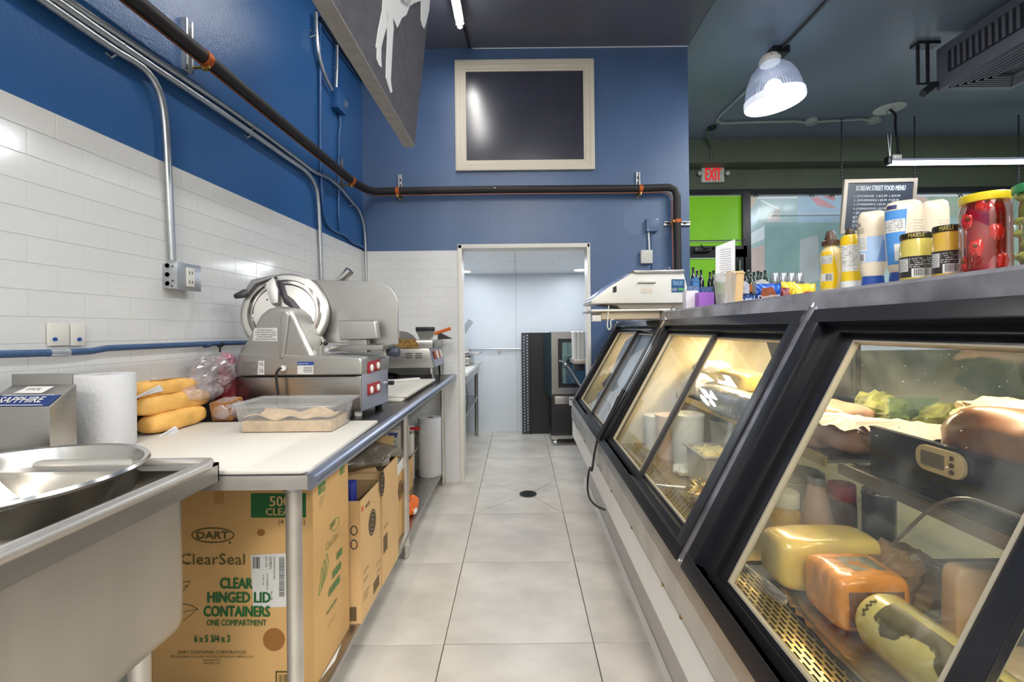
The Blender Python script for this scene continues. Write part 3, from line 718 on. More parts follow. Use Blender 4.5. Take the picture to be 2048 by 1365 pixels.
# gauge plate, carriage, handles
sprism('gauge_plate', [(588, 559), (751, 563), (768, 567), (781, 576), (790, 588), (795, 604), (796, 690), (660, 686), (588, 684)], .175, .012, cast, .003)
sprism('slide_block', [(674, 641), (750, 642), (756, 678), (679, 681)], .10, .035, cast, .008)
q = sp(.098)(711, 667); obj('screw', B().cyl(q-EY*.003, q, .006, n=12), chrome, t)
sprism('slide_arm', [(697, 680), (732, 680), (734, 705), (698, 706)], .105, .04, steel, .004)
sprism('carriage_tray', [(655, 704), (766, 700), (766, 690), (662, 692)], .10, .12, steel, .003)
a, c = sp(.27)(671, 573), sp(.27)(700, 541); obj('pusher_handle', B().cyl(a, c, .021, n=20), chrome, t, bevel=.002)
# blade guard disc
cdisc = sp(.085)(571, 627); ax = (-EY+V((.34, 0, .16))).normalized()
Rg = .183
b = B(); b.lathe(cdisc-ax*.03, [(Rg*.93, 0), (Rg, .008), (Rg*1.0, .030), (Rg*.97, .036), (Rg*.93, .038)], 56, ax); obj('guard_ring', b, cast, t, smooth=True)
b = B(); b.lathe(cdisc-ax*.02, [(Rg*.935, 0), (Rg*.935, .026), (Rg*.85, .020)], 56, ax); obj('blade', b, mat('dark gap', (46, 44, 46), .3, .8), t, smooth=True)
b = B(); b.lathe(cdisc+ax*.0, [(Rg*.865, -.008), (Rg*.865, .004), (Rg*.82, .010), (Rg*.72, .012), (Rg*.70, .008), (Rg*.3, .006), (0.01, .006)], 56, ax); obj('blade_cover', b, mat('polished cover', (160, 154, 150), .2, 1, var=.05, scale=6), t, smooth=True)
# sharpener block and arm
dpl = lambda a_, c_: on_plane(a_, c_, cdisc+ax*.012, ax)
P = [dpl(*p) for p in [(556, 566), (566, 560), (574, 590), (588, 600), (600, 615), (612, 650), (632, 684), (622, 690), (602, 652), (590, 622), (568, 606)]]
obj('brace_arm', B().prism(P, ax*.012), mat('dark brace', (58, 56, 60), .35, .6), t, bevel=.003)
P = [dpl(*p) for p in [(533, 574), (553, 559), (562, 584), (562, 610), (548, 612), (542, 590)]]
sb = obj('sharpener_block', B().prism(P, ax*.04), cast, t, bevel=.004)
b = B()
for p in ((538, 566), (537, 575), (541, 604)): q = dpl(*p)+ax*.04; b.cyl(q, q+ax*.001, .004, n=10)
obj('bolt_hole', b, black, sb, kind='stuff')
P = [dpl(*p) for p in [(492, 584), (506, 562), (552, 552), (556, 556), (514, 570), (498, 590)]]
obj('top_latch', B().prism(P, ax*.02), mat('grey latch', (120, 120, 122), .4, .6), t, bevel=.004)
P = [dpl(*p) for p in [(470, 592), (492, 580), (500, 584), (494, 596), (472, 599)]]
obj('lever', B().prism(P, ax*.022), blkp, t, bevel=.005)
obj('latch_post', B().tube([sp(.03)(640, 718), sp(.03)(640, 690), sp(.03)(644, 678), sp(.03)(650, 686)], .009, 10), chrome, t, smooth=True)
q = sp(.03)(651, 687); obj('latch_knob', B().blob(q, .011, .011, .011, 10, 8), blkp, t, smooth=True)
sprism('post_base', [(627, 718), (643, 718), (643, 692), (627, 694)], .02, .02, cast, .003)
# cord and labels
obj('cord_gland', B().cyl(sp(-.02)(566, 737), sp(-.0)(566, 737), .012, n=14), wcast, t, smooth=True)
obj('cord', B().tube([sp(-.022)(563, 736), sp(-.03)(556, 740), sp(-.03)(552, 750), sp(-.03)(554, 770), sp(-.03)(557, 792), sp(-.03)(557, 826)], .0055, 8, 1), rubber, t, smooth=True)
fp = sp(-.0075); fh = sp(-.0032)
def decal(pts, plane, m, parent, name='label'): return poly_px(pts, plane, .0006, m, parent, name)
decal([(508, 657), (555, 656), (555, 683), (506, 682)], fh, labelw, t)
for k, s_ in enumerate(('WARNING', 'DO NOT OPERATE WITHOUT GUARD', 'UNPLUG BEFORE CLEANING', 'AVERTISSEMENT', 'NE PAS UTILISER SANS GARDE')):
    text_px(s_, (514 if k in (0, 3) else 511, 662+k*4.5), (546 if k in (0, 3) else 552, 662+k*4.5), (514 if k in (0, 3) else 511, 659.4+k*4.5), sp(-.0044), ink, t)
decal([(595, 724), (627, 724), (627, 749), (595, 749)], fp, labelw, t)
decal([(595, 724), (627, 724), (627, 731), (595, 731)], sp(-.0085), bluel, t)
text_px('Equipment', (597, 729.5), (617, 729.5), (597, 726), sp(-.0095), labelw, t)
for k in range(4): decal([(607, 735+k*3), (625, 735+k*3), (625, 735.8+k*3), (607, 735.8+k*3)], sp(-.0085), ink, t, 'print')
decal([(517, 722), (529, 722), (529, 750), (515, 750)], fp, labelw, t)
text_px('UL', (519, 731), (527, 731), (519, 725), sp(-.0085), ink, t)
text_px('CE', (519, 745), (527, 745), (519, 739), sp(-.0085), ink, t)
for k in range(6): text_px('MODEL 13 HP 120V 60HZ', (485, 727+k*4.2), (512-(k % 3)*5, 727+k*4.2), (485, 725+k*4.2), sp(-.0082), ink, t)
for s_, d_ in ((.03, .03), (.52, .03), (.03, .22), (.52, .22)):
    q = O+EX*s_+EY*d_; obj('foot', B().lathe(q-V((0, 0, .028)), [(.014, 0), (.016, .004), (.016, .030)], 14), wcast if d_ < .1 else rubber, t, smooth=True)
q = at_z(694, 836, ZTB+.02); tag(obj('rubber_stopper', B().blob((q.x, q.y, ZTB+.0175+.012), .02, .02, .0165, 14, 8), rubber, smooth=True), 'small black rubber stopper between the clear tub and the slicer foot', 'stopper')

# ------------------------------------------------------------------ countertop griddle
gy0, gy1 = 3.12, 3.54; gx0, gx1 = -1.14, -.60
t = thing('griddle', 'stainless countertop griddle on short legs at the far end of the table', 'griddle', (-.9, 3.3, ZTB))
gf = lambda a, c: at_y(a, c, gy0)
P = [gf(784, 736), gf(868, 736), gf(858, 697), gf(784, 697)]
x_b, x_t, zb_, zm_ = P[1].x, P[2].x, P[1].z, P[2].z; zt_ = gf(860, 681).z
b = B(); b.prism([(gx0, gy0, zb_), (x_b, gy0, zb_), (x_t, gy0, zm_), (gx0, gy0, zm_)], (0, gy1-gy0, 0)); obj('body', b, steel, t, bevel=.003)
b = B(); b.add([(x_b+.002, gy0+.004, zb_+.003), (x_b+.002, gy1-.004, zb_+.003), (x_t+.002, gy1-.004, zm_-.003), (x_t+.002, gy0+.004, zm_-.003)], [(0, 1, 2, 3)])
b = B(); b.prism([(x_b+.001, gy0+.004, zb_+.003), (x_b+.001, gy1-.004, zb_+.003), (x_t+.001, gy1-.004, zm_-.003), (x_t+.001, gy0+.004, zm_-.003)], (.004, 0, .001)); obj('control_panel', b, steelbl, t)
b = B(); b.box(gx0, x_t+.028, gy0-.01, gy1+.01, zm_, zt_); obj('grease_rail', b, steel, t, bevel=.008)
b = B()
for ox in (0, 20):
    for k in range(3): q0_, q1_ = gf(811+ox, 707+k*4.2), gf(824+ox, 708.4+k*4.2); b.box(q0_.x, q1_.x, gy0-.0012, gy0, q1_.z, q0_.z)
obj('vent_slot', b, black, t, kind='stuff')
slp = V((x_t-x_b, 0, zm_-zb_)).normalized(); nn = V((slp.z, 0, -slp.x))
for k in range(4):
    y_ = gy0+.10+k*.07; c_ = V((x_b+.007, y_, zb_+.002))+slp*.085
    b = B(); b.add([c_+V((0, s*.024, 0))+slp*u_+nn*h_ for h_ in (0, .012) for u_ in (-.03, .03) for s in (-1, 1)], [(0, 2, 3, 1), (4, 5, 7, 6), (0, 1, 5, 4), (2, 6, 7, 3), (0, 4, 6, 2), (1, 3, 7, 5)])
    obj('control_knob', b, mat('brick red knob', (156, 78, 60), .5) if k % 2 == 0 else wcast, t, bevel=.003)
for X in (gx0+.06, x_b-.02):
    for Y in (gy0+.02, gy1-.03): obj('leg', B().lathe((X, Y, ZTB), [(.012, 0), (.018, .006), (.018, .03), (.021, .04), (.021, zb_-ZTB)], 14), chrome, t, smooth=True)
b = B(); y_ = gy0+.02
P = [gf(784, 683), gf(834, 683), gf(826, 672), gf(812, 664), gf(797, 662), gf(797, 676), gf(784, 680)]
obj('splash_guard', B().prism([p+V((0, .02, 0)) for p in P], (0, .006, 0)), steel, t)
P = [gf(783, 697), gf(839, 697), gf(836, 686), gf(828, 678), gf(806, 680), gf(798, 676), gf(790, 683), gf(783, 686)]
obj('grease_crust', B().prism([p-V((0, .012, 0)) for p in P], (0, .008, 0)), mat('burnt grease', (128, 96, 40), .6, var=.6, scale=60), t)
P = [gf(864, 672), gf(889, 679), gf(862, 681)]; b = B().prism([p+V((0, .3, 0)) for p in [gf(860, 664), gf(868, 668), gf(892, 680), gf(860, 681)]], (0, .05, 0)); obj('back_splash', b, steeld, t)
q = gf(808, 738); 
b = B(); crumple(b, (-1.0, 3.3, ZTB+.02), .10, .12, .02, 4, amp=.3); tag(obj('cable_coil', b, black), 'dark greasy clutter lying under the griddle', 'clutter')
# bench scraper and orange handled spatula on it
q0_, q1_ = gf(825, 663), gf(864, 654); yk = gy0+.10
t = thing('bench_scraper', 'black handled steel scraper standing upright on the griddle', 'scraper', (q0_.x+.06, yk, zt_))
obj('grip', B().box(q0_.x, q1_.x, yk-.012, yk+.012, q0_.z, q1_.z), blkp, t, bevel=.004)
b = B().prism([(q0_.x+.002, yk, q0_.z), (q1_.x-.002, yk, q0_.z), (q1_.x-.022, yk, zt_), (q0_.x+.03, yk, zt_)], (0, .003, 0)); obj('blade', b, chrome, t)
t = thing('spatula', 'spatula with an orange handle resting on the griddle', 'spatula', gf(860, 681))
a, c, e = gf(866, 668)+V((0, .06, 0)), gf(884, 662)+V((0, .06, 0)), gf(899, 657)+V((0, .06, 0))
b = B(); b.tube([a, a.lerp(c, .5), c, c.lerp(e, .5), e], .012, 10, 1); obj('handle', b, orange, t, smooth=True)
obj('shank', B().tube([a, gf(858, 680)+V((0, .06, 0))], .004, 6), chrome, t)

# ------------------------------------------------------------------ sink with the steel bowl
XS, YS, ZK = -.732, 1.075, 1.010
t = thing('steel_sink', 'stainless steel sink with rolled rim at the left edge of the view', 'sink', (-1.0, .7, fz(.7)))
bx0, bx1, by0, by1, zb0 = -1.32, -.765, .50, 1.022, .645
b = B()
xw = -1.385
def rimstrip(x0, x1, y0, y1): b.box(x0, x1, y0, y1, ZK-.012, ZK-.006)
rimstrip(xw, XS, by1-.012, YS); rimstrip(bx1-.012, XS, -.5, by1-.012); rimstrip(xw, bx0+.012, -.5, by1-.012); rimstrip(bx0+.012, bx1-.012, .47, .505)
b.box(XS-.004, XS, -.5, YS, ZK-.052, ZK-.006); b.box(xw, XS, YS-.004, YS, ZK-.052, ZK-.006)
obj('drainboard', b, steel, t)
b = B().tube([(XS-.008, -.5, ZK-.006), (XS-.008, YS-.03, ZK-.006), (XS-.02, YS-.008, ZK-.006), (XS-.05, YS-.008, ZK-.006), (xw, YS-.008, ZK-.006)], .013, 14)
obj('rolled_rim', b, steel2, t, smooth=True)
for (ya, yb_) in ((by0, by1), (-.30, .47)):
    b = B(); r_ = .035; prof = []
    def rr(o, n=6):
        pts = []
        for cx_, cy_, a0 in ((bx1-r_, yb_-r_, 0), (bx0+r_, yb_-r_, 90), (bx0+r_, ya+r_, 180), (bx1-r_, ya+r_, 270)):
            for k in range(n+1):
                a = math.radians(a0+90*k/n); pts.append((cx_+(r_-o)*math.cos(a), cy_+(r_-o)*math.sin(a)))
        return pts
    rings = [(0, ZK-.012), (0, zb0+.03), (.008, zb0+.008), (.03, zb0), (.032, zb0+.003), (.012, zb0+.012), (.003, zb0+.035), (.003, ZK-.012)]
    vs = []; fs = []; n = len(rr(0))
    for o_, z in rings: vs += [V((x, y, z)) for x, y in rr(o_)]
    for i in range(len(rings)-1):
        for k in range(n): fs.append((i*n+k, i*n+(k+1) % n, (i+1)*n+(k+1) % n, (i+1)*n+k))
    fs.append(tuple(range(3*n, 4*n))); fs.append(tuple(range(4*n, 5*n)))
    b.add(vs, fs); obj('basin', b, mat('stained stainless', (200, 196, 188), .38, 1, var=.10, scale=5, bump=.06, bscale=25, stretch=(1, 1, .3)), t, smooth=True)
for (X, Y) in ((-.835, .965), (-1.30, .965), (-.835, -.25), (-1.30, -.25)):
    b = B(); b.cyl((X, Y, fz(Y)+.03), (X, Y, zb0), .0205, n=18); b.lathe((X, Y, fz(Y)), [(.012, 0), (.02, .01), (.02, .035)], 14); obj('leg', b, steel2, t, smooth=True)
# bowl sitting in the sink
cb = V((-1.045, .868, .905)); R = .247
t = thing('steel_bowl', 'large round stainless mixing bowl sitting in the sink', 'bowl', cb)
pr = [(.09, 0), (.14, .004), (.19, .03), (.222, .075), (.234, .122), (R-.004, .128), (R, .133), (R-.003, .139), (.235, .136), (.226, .118), (.214, .073), (.184, .034), (.135, .010), (.02, .006)]
obj('bowl_body', B().lathe(cb, pr, 64), chrome, t, smooth=True)
obj('red_tag', B().box(-.99, -.92, .647, .652, .96, .975), mat('red', (180, 40, 40), .5), t)
# stainless dispenser with blue label standing behind the bowl
x0, x1, y0, y1, z0 = -1.36, -1.185, 1.115, 1.19, ZTB
zf_, zb_ = at_y(50, 815, y0).z, at_y(50, 792, y0+.045).z
t = thing('steel_dispenser', 'small stainless box with a sloping blue labelled top behind the bowl', 'dispenser', ((x0+x1)/2, y1, z0))
b = B(); b.prism([(x0, y0, z0), (x0, y0, zf_), (x0, y1-.005, zf_+.05), (x0, y1-.005, z0)], (x1-x0, 0, 0)); obj('body', b, steel, t, bevel=.004)
b = B(); b.box(x0, x1-.012, y1-.006, y1-.002, zf_+.03, zf_+.078); obj('back_plate', b, steel, t, bevel=.004)
sd = V((0, y1-.005-y0, .05)); sn = V((0, -.05, y1-.005-y0)).normalized(); lo = V((x1-.17, y0, zf_))+sn*.001
U = V((.165, 0, 0)); W = sd*.46
b = B(); q = lo+sd*.03; b.prism([q, q+U, q+U+W, q+W], sn*.0006); obj('label', b, mat('navy label', (24, 50, 110), .4), t)
b = B(); fr_ = lo+sd*.10+U*.08+sn*.0008; 
for o_ in (-.10, .82): b.prism([fr_+W*o_, fr_+U*.82+W*o_, fr_+U*.82+W*(o_+.05), fr_+W*(o_+.05)], sn*.0004)
obj('label_rule', b, labelw, t)
text('SAPPHIRE', lo+sd*.16+U*.14+sn*.0008, U*.68, W*.52, labelw, t, bold=.0004)
b = B(); q = lo+sd*.58+U*.20; b.prism([q, q+U*.45, q+U*.52+sd*.30, q+U*.1+sd*.30], sn*.0006); obj('sticker', b, labelw, t)
text('STATE', q+U*.14+sd*.12, U*.22, sd*.10, ink, t)

# ------------------------------------------------------------------ boxes on the shelf under the table
def box_open(label, x0, x1, y0, y1, z0, z1, m, flaps=(), th=.004, name='cardboard_box', closed=False):
    t = thing(name, label, 'box', ((x0+x1)/2, (y0+y1)/2, z0))
    if closed:
        obj('carton', B().box(x0, x1, y0, y1, z0, z1), m, t, bevel=.003)
    else:
        for nm, bb in (('front_panel', (x0, x1, y0, y0+th)), ('back_panel', (x0, x1, y1-th, y1)), ('side_panel', (x1-th, x1, y0+th, y1-th)), ('side_panel', (x0, x0+th, y0+th, y1-th))):
            obj(nm, B().box(*bb, z0, z1), m, t)
        obj('bottom_panel', B().box(x0+th, x1-th, y0+th, y1-th, z0, z0+th), m, t)
    for P, mm in flaps: obj('flap', B().prism([V(p) for p in P], V((0, 0, .004))), mm, t)
    return t
bx, by, bz0, bz1 = -.650, 1.385, ZS, .842
t = box_open('large brown carton with green lettering under the near end of the table', -1.16, bx, by, 1.672, bz0, bz1, card, closed=True)
fr = lambda a, c: at_y(a, c, by-.0004); fr2 = lambda a, c: at_y(a, c, by-.0014)
def ppx(pts, m, plane=fr, name='print', par=None): return poly_px(pts, plane, .0005, m, par or t, name)
ppx([(502, 987), (612, 987), (612, 1036), (502, 1036)], dkgreen)
text_px('500', (540, 1013), (580, 1013), (540, 993), fr2, cardl, t, bold=.0008)
text_px('CLEAR', (532, 1031), (592, 1031), (532, 1017), fr2, cardl, t, bold=.0005)
text_px('(4 BAGS)', (557, 1052), (611, 1052), (557, 1039), fr, inkbr, t)
def ring_px(cx_, cy_, a, c, w, m, plane, par, n=40):
    b = B(); o_ = [plane(*p) for p in ellipse((cx_, cy_), a, c, n)]; i_ = [plane(*p) for p in ellipse((cx_, cy_), a-w, c-w, n)]
    b.add(o_+i_, [(k, (k+1) % n, n+(k+1) % n, n+k) for k in range(n)]); return obj('print', b, m, par)
ring_px(425.5, 1071.5, 43, 15.5, 2.2, olivei, fr2, t)
text_px('DART', (394, 1078.5), (457, 1078.5), (394, 1064.5), fr2, olivei, t, bold=.0007)
ppx(ellipse((460, 1086), 2.4, 2.4, 10), olivei)
text_px('ClearSeal', (361, 1130), (490, 1130), (361, 1108), fr2, olivei, t)
text_px('CLEAR', (441, 1178), (505, 1178), (441, 1157), fr2, dkgreen, t, bold=.0016)
text_px('HINGED LID', (416, 1206), (541, 1206), (416, 1185), fr2, dkgreen, t, bold=.0016)
text_px('CONTAINERS', (408, 1234), (540, 1234), (408, 1213), fr2, dkgreen, t, bold=.0016)
text_px('ONE COMPARTMENT', (414, 1252), (533, 1252), (414, 1240), fr2, dkgreen, t, bold=.0005)
text_px('6 x 5 3/4 x 3', (389, 1285), (460, 1285), (389, 1271), fr2, dkgreen, t, bold=.0008)
text_px('DART CONTAINER CORPORATION', (357, 1308.5), (492, 1308.5), (357, 1302), fr2, olivei, t)
text_px('500 HOGSBACK ROAD, MASON, MICHIGAN 48854 U.S.A.', (341, 1316.5), (508, 1316.5), (341, 1311.5), fr2, olivei, t)
text_px('www.dart.biz', (406, 1322), (442, 1322), (406, 1318), fr2, olivei, t)
text_px('MADE IN U.S.A.', (408, 1329), (441, 1329), (408, 1324.5), fr2, olivei, t)
# leaf drawings
for pts in ([(364, 1166), (381, 1163), (376, 1172), (366, 1184)], [(364, 1208), (382, 1212), (396, 1219), (382, 1230), (366, 1244)]):
    b = B(); P = [fr2(*p) for p in pts]
    b.tube(P, .0009, 4); b.tube([fr2(364, (pts[0][1]+pts[-1][1])/2), P[len(P)//2]], .0007, 4); obj('leaf_print', b, olivei, t)
ppx(ellipse((548, 1280), 22, 23, 28), mat('grease stain', (150, 100, 48), .6), name='stain')
ppx(ellipse((522, 1066), 8, 7, 16), mat('grease stain', (150, 100, 48), .6), name='stain')
# white shipping label with bars and small type
ppx([(501, 1111), (573, 1107), (573, 1214), (507, 1217)], labelw, name='label')
fr3 = lambda a, c: at_y(a, c, by-.003)
b = B()
def bars(b, x0, x1, y0, y1, plane, seed, horiz=False, w=1.0):
    rnd = random.Random(seed); p = y0 if horiz else x0; e = y1 if horiz else x1
    while p < e:
        q = min(e, p+rnd.choice((.5, .8, 1.3))*w)
        if horiz: b.quad(plane(x0, p), plane(x1, p), plane(x1, q), plane(x0, q))
        else: b.quad(plane(p, y0), plane(q, y0), plane(q, y1), plane(p, y1))
        p = q+rnd.choice((.6, .9, 1.2))*w
bars(b, 505, 520, 1115, 1138, fr2, 3); bars(b, 558, 569, 1115, 1195, fr2, 4, True)
obj('barcode', b, ink, t, kind='stuff')
for s_, x_, y0_, y1_, h_ in (('C57PST1', 541, 1114, 1138, 5), ('6 IN SANDWICH PST PART', 549, 1114, 1160, 3), ('BOX 100/5', 533, 1114, 1135, 3), ('Store: TRANSFER 101', 535, 1148, 1180, 3), ('4798 128', 527, 1150, 1170, 2.5), ('No. 18', 544, 1182, 1200, 3.5)):
    a, c, e = fr2(x_-h_/2, y0_), fr2(x_-h_/2, y1_), fr2(x_+h_/2, y0_)
    text(s_, a, c-a, e-a, ink, t)
ppx([(551, 1343), (606, 1343), (606, 1365), (604, 1365), (604, 1346), (554, 1346), (554, 1372), (551, 1372)], olivei)
b = B(); bars(b, 557, 600, 1350, 1385, fr2, 8, w=2); obj('barcode', b, olivei, t, kind='stuff')
# right side of the big carton, facing the aisle
sx = lambda a, c: at_x(a, c, bx+.0006); sx2 = lambda a, c: at_x(a, c, bx+.0016)
def side_text(s_, a, c, L, h, m, X, par, bold=0, tilt=0):
    o_ = at_x(a, c, X); return text(s_, o_, V((0, L*math.cos(tilt), L*math.sin(tilt))), V((0, -h*math.sin(tilt), h*math.cos(tilt))), m, par, bold=bold)
def side_quad(a, c, L, h, m, X, par, name='print'):
    o_ = at_x(a, c, X); return obj(name, B().prism([o_, o_+V((0, L, 0)), o_+V((0, L, h)), o_+V((0, 0, h))], (.0005, 0, 0)), m, par)
g = bx+.0006
side_quad(637, 992, .052, .045, green2, g, t); side_text('CSTPST1', 640, 987, .036, .018, cardl, g+.0008, t, .0005); side_quad(680, 952, .04, .036, green2, g, t); side_text('500', 683, 947, .026, .018, cardl, g+.0008, t)
for k in range(4): side_text('CLEAR HINGED LID', 638, 1001+k*5.5, .045-.008*k, .004, green2, g, t)
o_ = at_x(671, 1049, g)
n = 32; b = B(); P0 = [o_+V((.0004, .034*math.cos(2*PI*k/n), .020*math.sin(2*PI*k/n))) for k in range(n)]; P1 = [o_+V((.0004, .0315*math.cos(2*PI*k/n), .0175*math.sin(2*PI*k/n))) for k in range(n)]
b.add(P0+P1, [(k, (k+1) % n, n+(k+1) % n, n+k) for k in range(n)]); obj('print', b, green2, t)
side_text('DART', 660, 1060, .046, .018, green2, g, t, .0006)
side_text('ClearSeal', 652, 1104, .10, .028, mat('faint green ink', (168, 150, 92), .7), g, t)
for k, s_ in enumerate(('CLEAR', 'HINGED LID', 'CONTAINERS')): side_text(s_, 673-8*k, 1122+37*k, .05+.022*k, .026, green2, g, t, .0014)
side_text('ONE COMPARTMENT', 653, 1232, .085, .010, green2, g, t, .0005); side_text('6 x 5 3/4 x 3', 655, 1258, .055, .013, mat('faint green ink', (168, 150, 92), .7), g, t)
for k in range(3):
    c_ = at_x(640+k*5, 1170-k*14, g); P = [c_+V((.0006, -.012, -.03)), c_+V((.0006, .0, .0)), c_+V((.0006, .014, .05)), c_+V((.0006, .026, .02)), c_+V((.0006, .010, -.02))]
    obj('leaf_print', B().tube(P+[P[0]], .0008, 4), green2, t)
obj('tape', B().box(-.96, -.93, by-.0008, by, bz1-.06, bz1), mat('brown tape', (176, 136, 78), .3), t)
tag(obj('paper_scrap', B().prism([(bx+.002, 1.42, ZS+.001), (bx+.016, 1.50, ZS+.001), (bx+.004, 1.58, ZS+.001)], (0, 0, .002)), labelw), 'sliver of white paper on the shelf beside the large brown carton', 'paper')

# second carton, open, orange mark and round black stamp on its side
x2 = -.612
t2 = box_open('open brown carton with a round black stamp, behind the large green lettered carton', -1.05, x2, 1.69, 1.93, ZS, .668, cardl,
    flaps=[([(-1.05, 1.925, .668), (x2, 1.925, .668), (x2-.05, 2.0, .735), (-1.05, 2.0, .735)], cardl)])
obj('lining', B().box(-1.04, x2-.006, 1.70, 1.92, .52, .524), card_in, t2)
a = at_y(702, 1000, 1.75); tag(obj('blue_carton', B().box(-.74, -.665, 1.74, 1.80, .60, .715), mat('blue printed card', (50, 62, 150), .5), bevel=.002), 'small dark blue carton sticking out of the open brown carton', 'box')
def stamp(par, X, a, c, ry, rz, m):
    o_ = at_x(a, c, X); b = B(); n = 28
    for r0, r1 in ((1, .88), (.80, .58), (.50, .30), (.2, .05)):
        k0 = len(b.v); 
        P0 = [o_+V((.0008, ry*r0*math.cos(2*PI*k/n), rz*r0*math.sin(2*PI*k/n))) for k in range(n)]; P1 = [o_+V((.0008, ry*r1*math.cos(2*PI*k/n), rz*r1*math.sin(2*PI*k/n))) for k in range(n)]
        b.add(P0+P1, [(k, (k+1) % n, n+(k+1) % n, n+k) for k in range(n)])
    return obj('stamp_print', b, m, par)
stamp(t2, x2, 744.5, 1045, .045, .052, ink)
side_text('eco', 731, 1018, .05, .014, inkbr, x2+.001, t2, .0005); side_quad(723, 1026, .02, .02, orange, x2+.0004, t2)
side_quad(747, 1190, .075, .045, inkbr, x2+.0004, t2)
for (a, c, L) in ((727, 1150, .06), (727, 1168, .05), (727, 1195, .06), (727, 1205, .05), (752, 1135, .05), (753, 1150, .05)): side_text('CONTAINERS', a, c, L, .010, inkbr, x2+.001, t2)
f2 = lambda a_, c_: at_y(a_, c_, 1.689)
for cy_ in (1062, 1090): ring_px(708, cy_, 7.5, 10, 2, ink, f2, t2, 20)
poly_px([(700, 1215), (713, 1215), (713, 1243), (700, 1243)], f2, .0005, inkbr, t2, 'print')
# third carton behind it
x3 = -.607
t3 = box_open('tall tan carton with a lifted flap, third from the near end under the table', -1.05, x3, 1.945, 2.19, ZS, .700, cardl,
    flaps=[([(-1.05, 2.185, .70), (x3-.03, 2.185, .70), (x3-.02, 2.21, .79), (-1.02, 2.21, .79)], cardl)])
stamp(t3, x3, 764, 966, .035, .06, ink); side_quad(767, 1110, .06, .075, inkbr, x3+.0004, t3); side_text('CONTAINER', 768, 1060, .055, .012, inkbr, x3+.001, t3)
# fourth carton with white liner
x4 = -.655
t4 = box_open('brown carton with a white plastic liner folded over its rim', -1.05, x4, 2.22, 2.46, ZS, .60, card,)
b = B(); b.prism([(x4+.004, 2.215, .60), (x4+.004, 2.465, .62), (x4+.004, 2.47, .56), (x4+.004, 2.21, .535)], (.004, 0, 0)); b.box(-1.05, x4+.006, 2.21, 2.47, .60, .606)
obj('liner', b, mat('white plastic film', (232, 230, 226), .35), t4, bevel=.002)
stamp(t4, x4, 800, 981, .04, .055, inkbr)
b = crumple(B(), (-.80, 2.12, .745), .20, .24, .040, 21, 34, 18, .25, 3.0, Matrix.Rotation(.12, 3, 'Y'))
tag(obj('plastic_bag', b, mat('grey crumpled bag', (120, 112, 100), .3, .1, var=.3, scale=14)), 'dark grey crumpled bag lying on top of the open cartons', 'bag')
# orange snack bag
q = at_z(828, 1032, ZS); b = crumple(B(), (q.x-.03, q.y+.03, ZS+.055), .045, .09, .05, 31, amp=.25); t = tag(obj('snack_bag', b, mat('orange foil bag', (226, 106, 30), .35, var=.1)), 'bright orange snack bag lying on the shelf under the table', 'bag')
b = crumple(B(), (q.x+.005, q.y+.0, ZS+.03), .012, .03, .018, 33, amp=.2); obj('white_print', b, labelw, t)
# small open box, white cartons
t5 = box_open('small open brown box standing before the white carton under the table', -.95, -.775, 3.02, 3.20, ZS, .41, card,
    flaps=[([(-.78, 3.02, .41), (-.775, 3.20, .41), (-.735, 3.20, .48), (-.735, 3.02, .46)], cardl)])
t6 = box_open('white printed carton with a red stripe beside the lower towel roll', -1.05, -.80, 3.26, 3.36, ZS, .60, mat('white carton', (222, 216, 206), .6), closed=True)
b6 = lambda a, c: at_y(a, c, 3.2592)
poly_px([(820, 854.5), (840, 854.5), (840, 861), (820, 861)], b6, .0005, mat('red print', (196, 42, 50), .6), t6, 'print')
text_px('WYPALL', (819, 869), (838, 869), (819, 862.5), b6, ink, t6, bold=.0006)
t7 = box_open('pale carton with small blue print deep under the table', -1.18, -.93, 2.88, 2.99, ZS, .61, mat('pale carton', (206, 200, 188), .6), closed=True)
b7 = lambda a, c: at_y(a, c, 2.8792)
text_px('DOZ. JALAPENO', (768, 861), (801, 861), (768, 857), b7, inkbr, t7); poly_px([(776, 866), (796, 866), (794, 876), (778, 876)], b7, .0005, mat('blue grey print', (80, 92, 150), .6), t7, 'print')

# ------------------------------------------------------------------ refrigerated deli cases on the right
def wz(z, Y): return z+SL*Y*max(0, min(1, (1.36-z)/.70))
def cp(X, z, Y): return V((X, Y, wz(z, Y)))
def SP(t_, Y, o=0): return cp(.431+.366*t_-.888*o, .652+.708*t_+.459*o, Y)
def cprism(b, prof, Y0, Y1, n=1):
    for k in range(n):
        a, c = Y0+(Y1-Y0)*k/n, Y0+(Y1-Y0)*(k+1)/n; m = len(prof)
        b.add([cp(x, z, a) for x, z in prof]+[cp(x, z, c) for x, z in prof], [tuple(range(m))[::-1], tuple(range(m, 2*m))]+[(i, (i+1) % m, m+(i+1) % m, m+i) for i in range(m)])
    return b
def sbar(b, t0, t1, Y0, Y1, o0, o1):
    return b.add([SP(t_, Y, o_) for t_ in (t0, t1) for Y in (Y0, Y1) for o_ in (o0, o1)], [(0, 2, 3, 1), (4, 5, 7, 6), (0, 1, 5, 4), (2, 6, 7, 3), (0, 4, 6, 2), (1, 3, 7, 5)])
def sframe(b, t0, t1, Y0, Y1, wt, wy, o0, o1):
    sbar(b, t0, t0+wt, Y0, Y1, o0, o1); sbar(b, t1-wt, t1, Y0, Y1, o0, o1); sbar(b, t0+wt, t1-wt, Y0, Y0+wy, o0, o1); sbar(b, t0+wt, t1-wt, Y1-wy, Y1, o0, o1); return b
creamp = mat('cream liner', (222, 208, 170), .45, var=.05, scale=4)
kickw = mat('white kick panel', (250, 248, 244), .45, var=.02)
kickg = mat('grey cove base', (212, 208, 206), .5)
